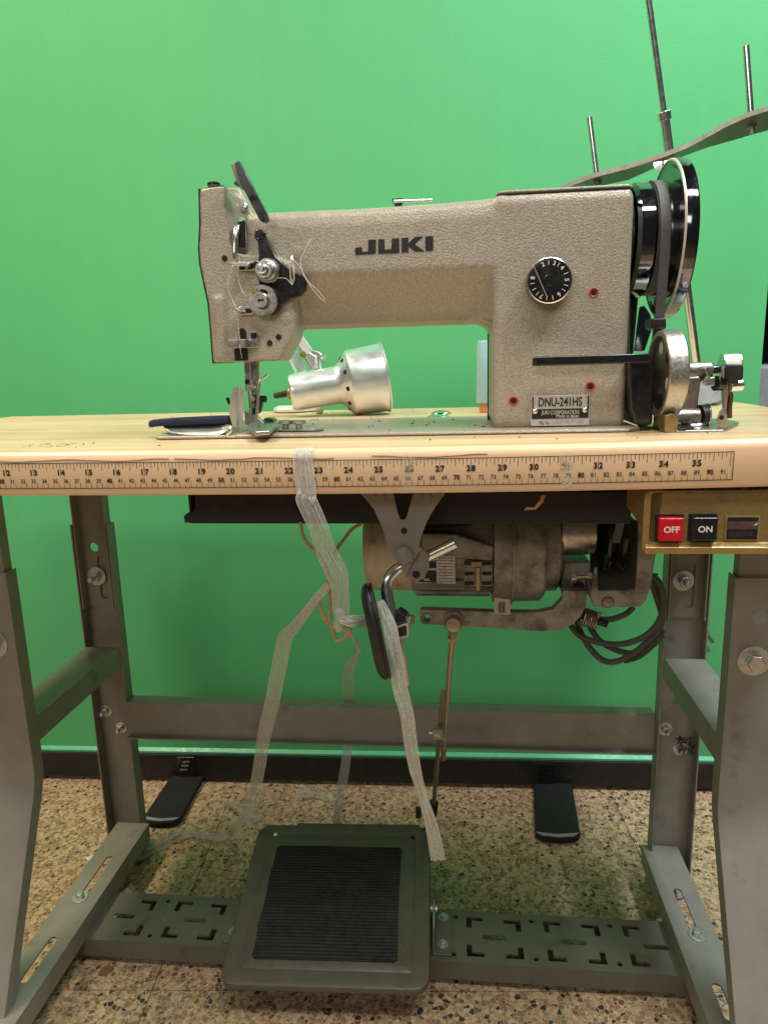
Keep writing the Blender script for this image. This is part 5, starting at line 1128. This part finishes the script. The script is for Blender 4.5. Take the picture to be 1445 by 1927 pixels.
strap('plastic_strap','long clear strap falling left of the pedal to the floor',
      [Y('C7',370,690,0.022),Y('C7',300,770,0.03),Y('C7',200,900,0.05),Y('C7',110,1010,0.08),Y('D6',350,370,0.10),Y('D6',310,560,0.14),Y('D6',275,740,0.18),Y('D6',230,930,0.23),Y('D6',200,1120,0.28),Y('D6',150,1330,0.34),Y('D6',60,1440,0.38),Z('D2',1290,520,0.012)],
      [0.006,0.007,0.008,0.011,0.015,0.0165,0.017,0.0165,0.0165,0.0165,0.013,0.016],11)
strap('plastic_strap','narrow clear strap dangling behind the rear cross rail',
      [Y('C7',475,960,0.036),Y('C7',520,1040,0.06),Y('C7',580,1130,0.12),Y('C7',575,1180,0.18),Y('C7',530,1260,0.26),Y('C7',510,1380,0.36),Y('C7',515,1500,0.46),Y('D6',713,740,0.488),Y('D6',712,800,0.495),Y('D6',705,980,0.505),Y('D6',690,1100,0.515),Y('D6',665,1260,0.53),Y('D6',645,1390,0.545),Z('D6',635,1430,0.004)],
      [0.007,0.010,0.013,0.010,0.013,0.0165,0.016,0.014,0.014,0.013,0.015,0.016,0.012,0.010],9,twist=[0,0.6,1.2,2.2,2.8,3.1,3.1,3.1,3.1,3.1,3.1,3.1,3.1,3.1])
strap('plastic_strap','clear strap end lying on the floor near the left rear foot',
      [Z('D2',1300,510,0.010),Z('D2',1240,535,0.006),Z('D2',1150,525,0.006),Z('D2',1080,510,0.008),Z('D2',980,530,0.012),Z('D2',900,580,0.010),Z('D2',840,620,0.006)],[0.016,0.02,0.02,0.02,0.02,0.018,0.016],11)
strap('plastic_strap','curled clear strap scrap on the floor behind the pedal',
      [Z('D3',520,70,0.004),Z('D3',560,45,0.012),Z('D3',640,30,0.016),Z('D3',700,50,0.012),Z('D3',750,95,0.004)],[0.012,0.022,0.026,0.022,0.014],9)
strap('plastic_strap','crumpled clear strap loop on the floor left of the pedal',
      [Z('D3',140,105,0.004),Z('D3',200,115,0.012),Z('D3',250,140,0.016),Z('D3',300,165,0.012),Z('D3',330,190,0.006)],[0.012,0.02,0.024,0.024,0.02],9)
obj('knot_tape', lathe(Y('C7',450,935,0.03),(0.1,-0.2,1),[(-0.012,0.003),(-0.008,0.005),(-0.003,0.006),(0.003,0.0045),(0.009,0.006),(0.012,0.003)],12), M['film2'], label='lump of clear tape binding the strap knot under the table', cat='tape', ang=60)
# orange-brown twine
obj('twine', tube([Y('C7',172,240,0.06),Y('C7',190,330,0.055),Y('C7',230,400,0.05),Y('C7',295,455,0.045),Y('C7',350,560,0.04),Y('C7',378,660,0.035),Y('C7',385,800,0.033),Y('C7',380,960,0.034),Y('C7',410,1020,0.036),Y('C7',425,1085,0.038),Y('C7',480,1075,0.038),Y('C7',530,1010,0.038),Y('C7',490,985,0.038),Y('C7',440,1000,0.036),Y('C7',380,975,0.036),Y('C7',330,900,0.034),Y('C7',315,800,0.034),Y('C7',340,710,0.034),Y('C7',380,660,0.035)],0.0016,7,5), M['wire'],
    label='orange-brown twine looped round the hanging strap knot', cat='twine', group='twine round the strap knot')
obj('twine', tube([Y('C7',605,250,0.09),Y('C7',540,290,0.075),Y('C7',480,365,0.06),Y('C7',410,460,0.045)],0.0016,7,5), M['wire'], label='single orange-brown twine end slanting up to the motor', cat='twine', group='twine round the strap knot')
# scraps
sc1 = [(355,92),(395,88),(425,58),(425,38),(445,36),(432,62),(405,90),(360,97)]
obj('tape_scrap', prism([Y('C8',a,b,0.045-0.0002*i) for i,(a,b) in enumerate([(348,96),(360,82),(392,84),(420,50),(425,30),(446,30),(432,62),(402,92)])],(0,0.0006,0)), M['tape'], label='torn amber tape scrap dangling below the table edge', cat='tape')
obj('dry_scrap', loft([[Z('D2',555,1300,0.003),Z('D2',560,1310,0.002)],[Z('D2',580,1265,0.012),Z('D2',600,1312,0.003)],[Z('D2',620,1248,0.012),Z('D2',650,1270,0.004)]],close=False), M['leaf'], label='brown dried scrap lying on the terrazzo by the treadle bar', cat='scrap')
obj('paper_scrap', loft([[Z('D2',480,645,0.003),Z('D2',500,662,0.002)],[Z('D2',520,630,0.006),Z('D2',535,655,0.004)],[Z('D2',560,622,0.003),Z('D2',560,650,0.003)]],close=False), M['white'], label='white paper scrap on the floor by the left foot', cat='scrap')
obj('straw', tube([Z('D4',622,455,0.003),Z('D4',640,500,0.004),Z('D4',648,535,0.003)],0.0012,6,3), M['brass'], label='short straw lying on the shaded terrazzo', cat='scrap')
# crumbs of thread and dirt on the table and bed
bm = new()
def crumb(p, s):
    d = Vector((random.uniform(-1,1),random.uniform(-1,1),0)).normalized()*s
    tube([p-d+Vector((0,0,0.0003)),p+Vector((random.uniform(-.3,.3)*s,random.uniform(-.3,.3)*s,0.0006)),p+d+Vector((0,0,0.0003))],random.uniform(0.00025,0.0005),4,2,bm)
for k in range(34):
    x_ = random.uniform(-0.2,0.12); y_ = random.uniform(0.105,0.275); crumb(Vector((x_,y_,BT+0.0003)),random.uniform(0.0006,0.002))
for k in range(34):
    x_ = random.uniform(-0.35,0.45); y_ = random.choice((random.uniform(0.03,0.09),random.uniform(0.29,0.45)))
    if x_ > 0.27 and y_ > 0.08: continue
    crumb(Vector((x_,y_,T+0.0003 if y_ > 0.1 else T+warp(x_,y_)+0.0005)),random.uniform(0.0005,0.0015))
obj('thread_crumbs', bm, M['speck'], kind='stuff', label='dark thread crumbs and dirt scattered over the bed and table', cat='debris')
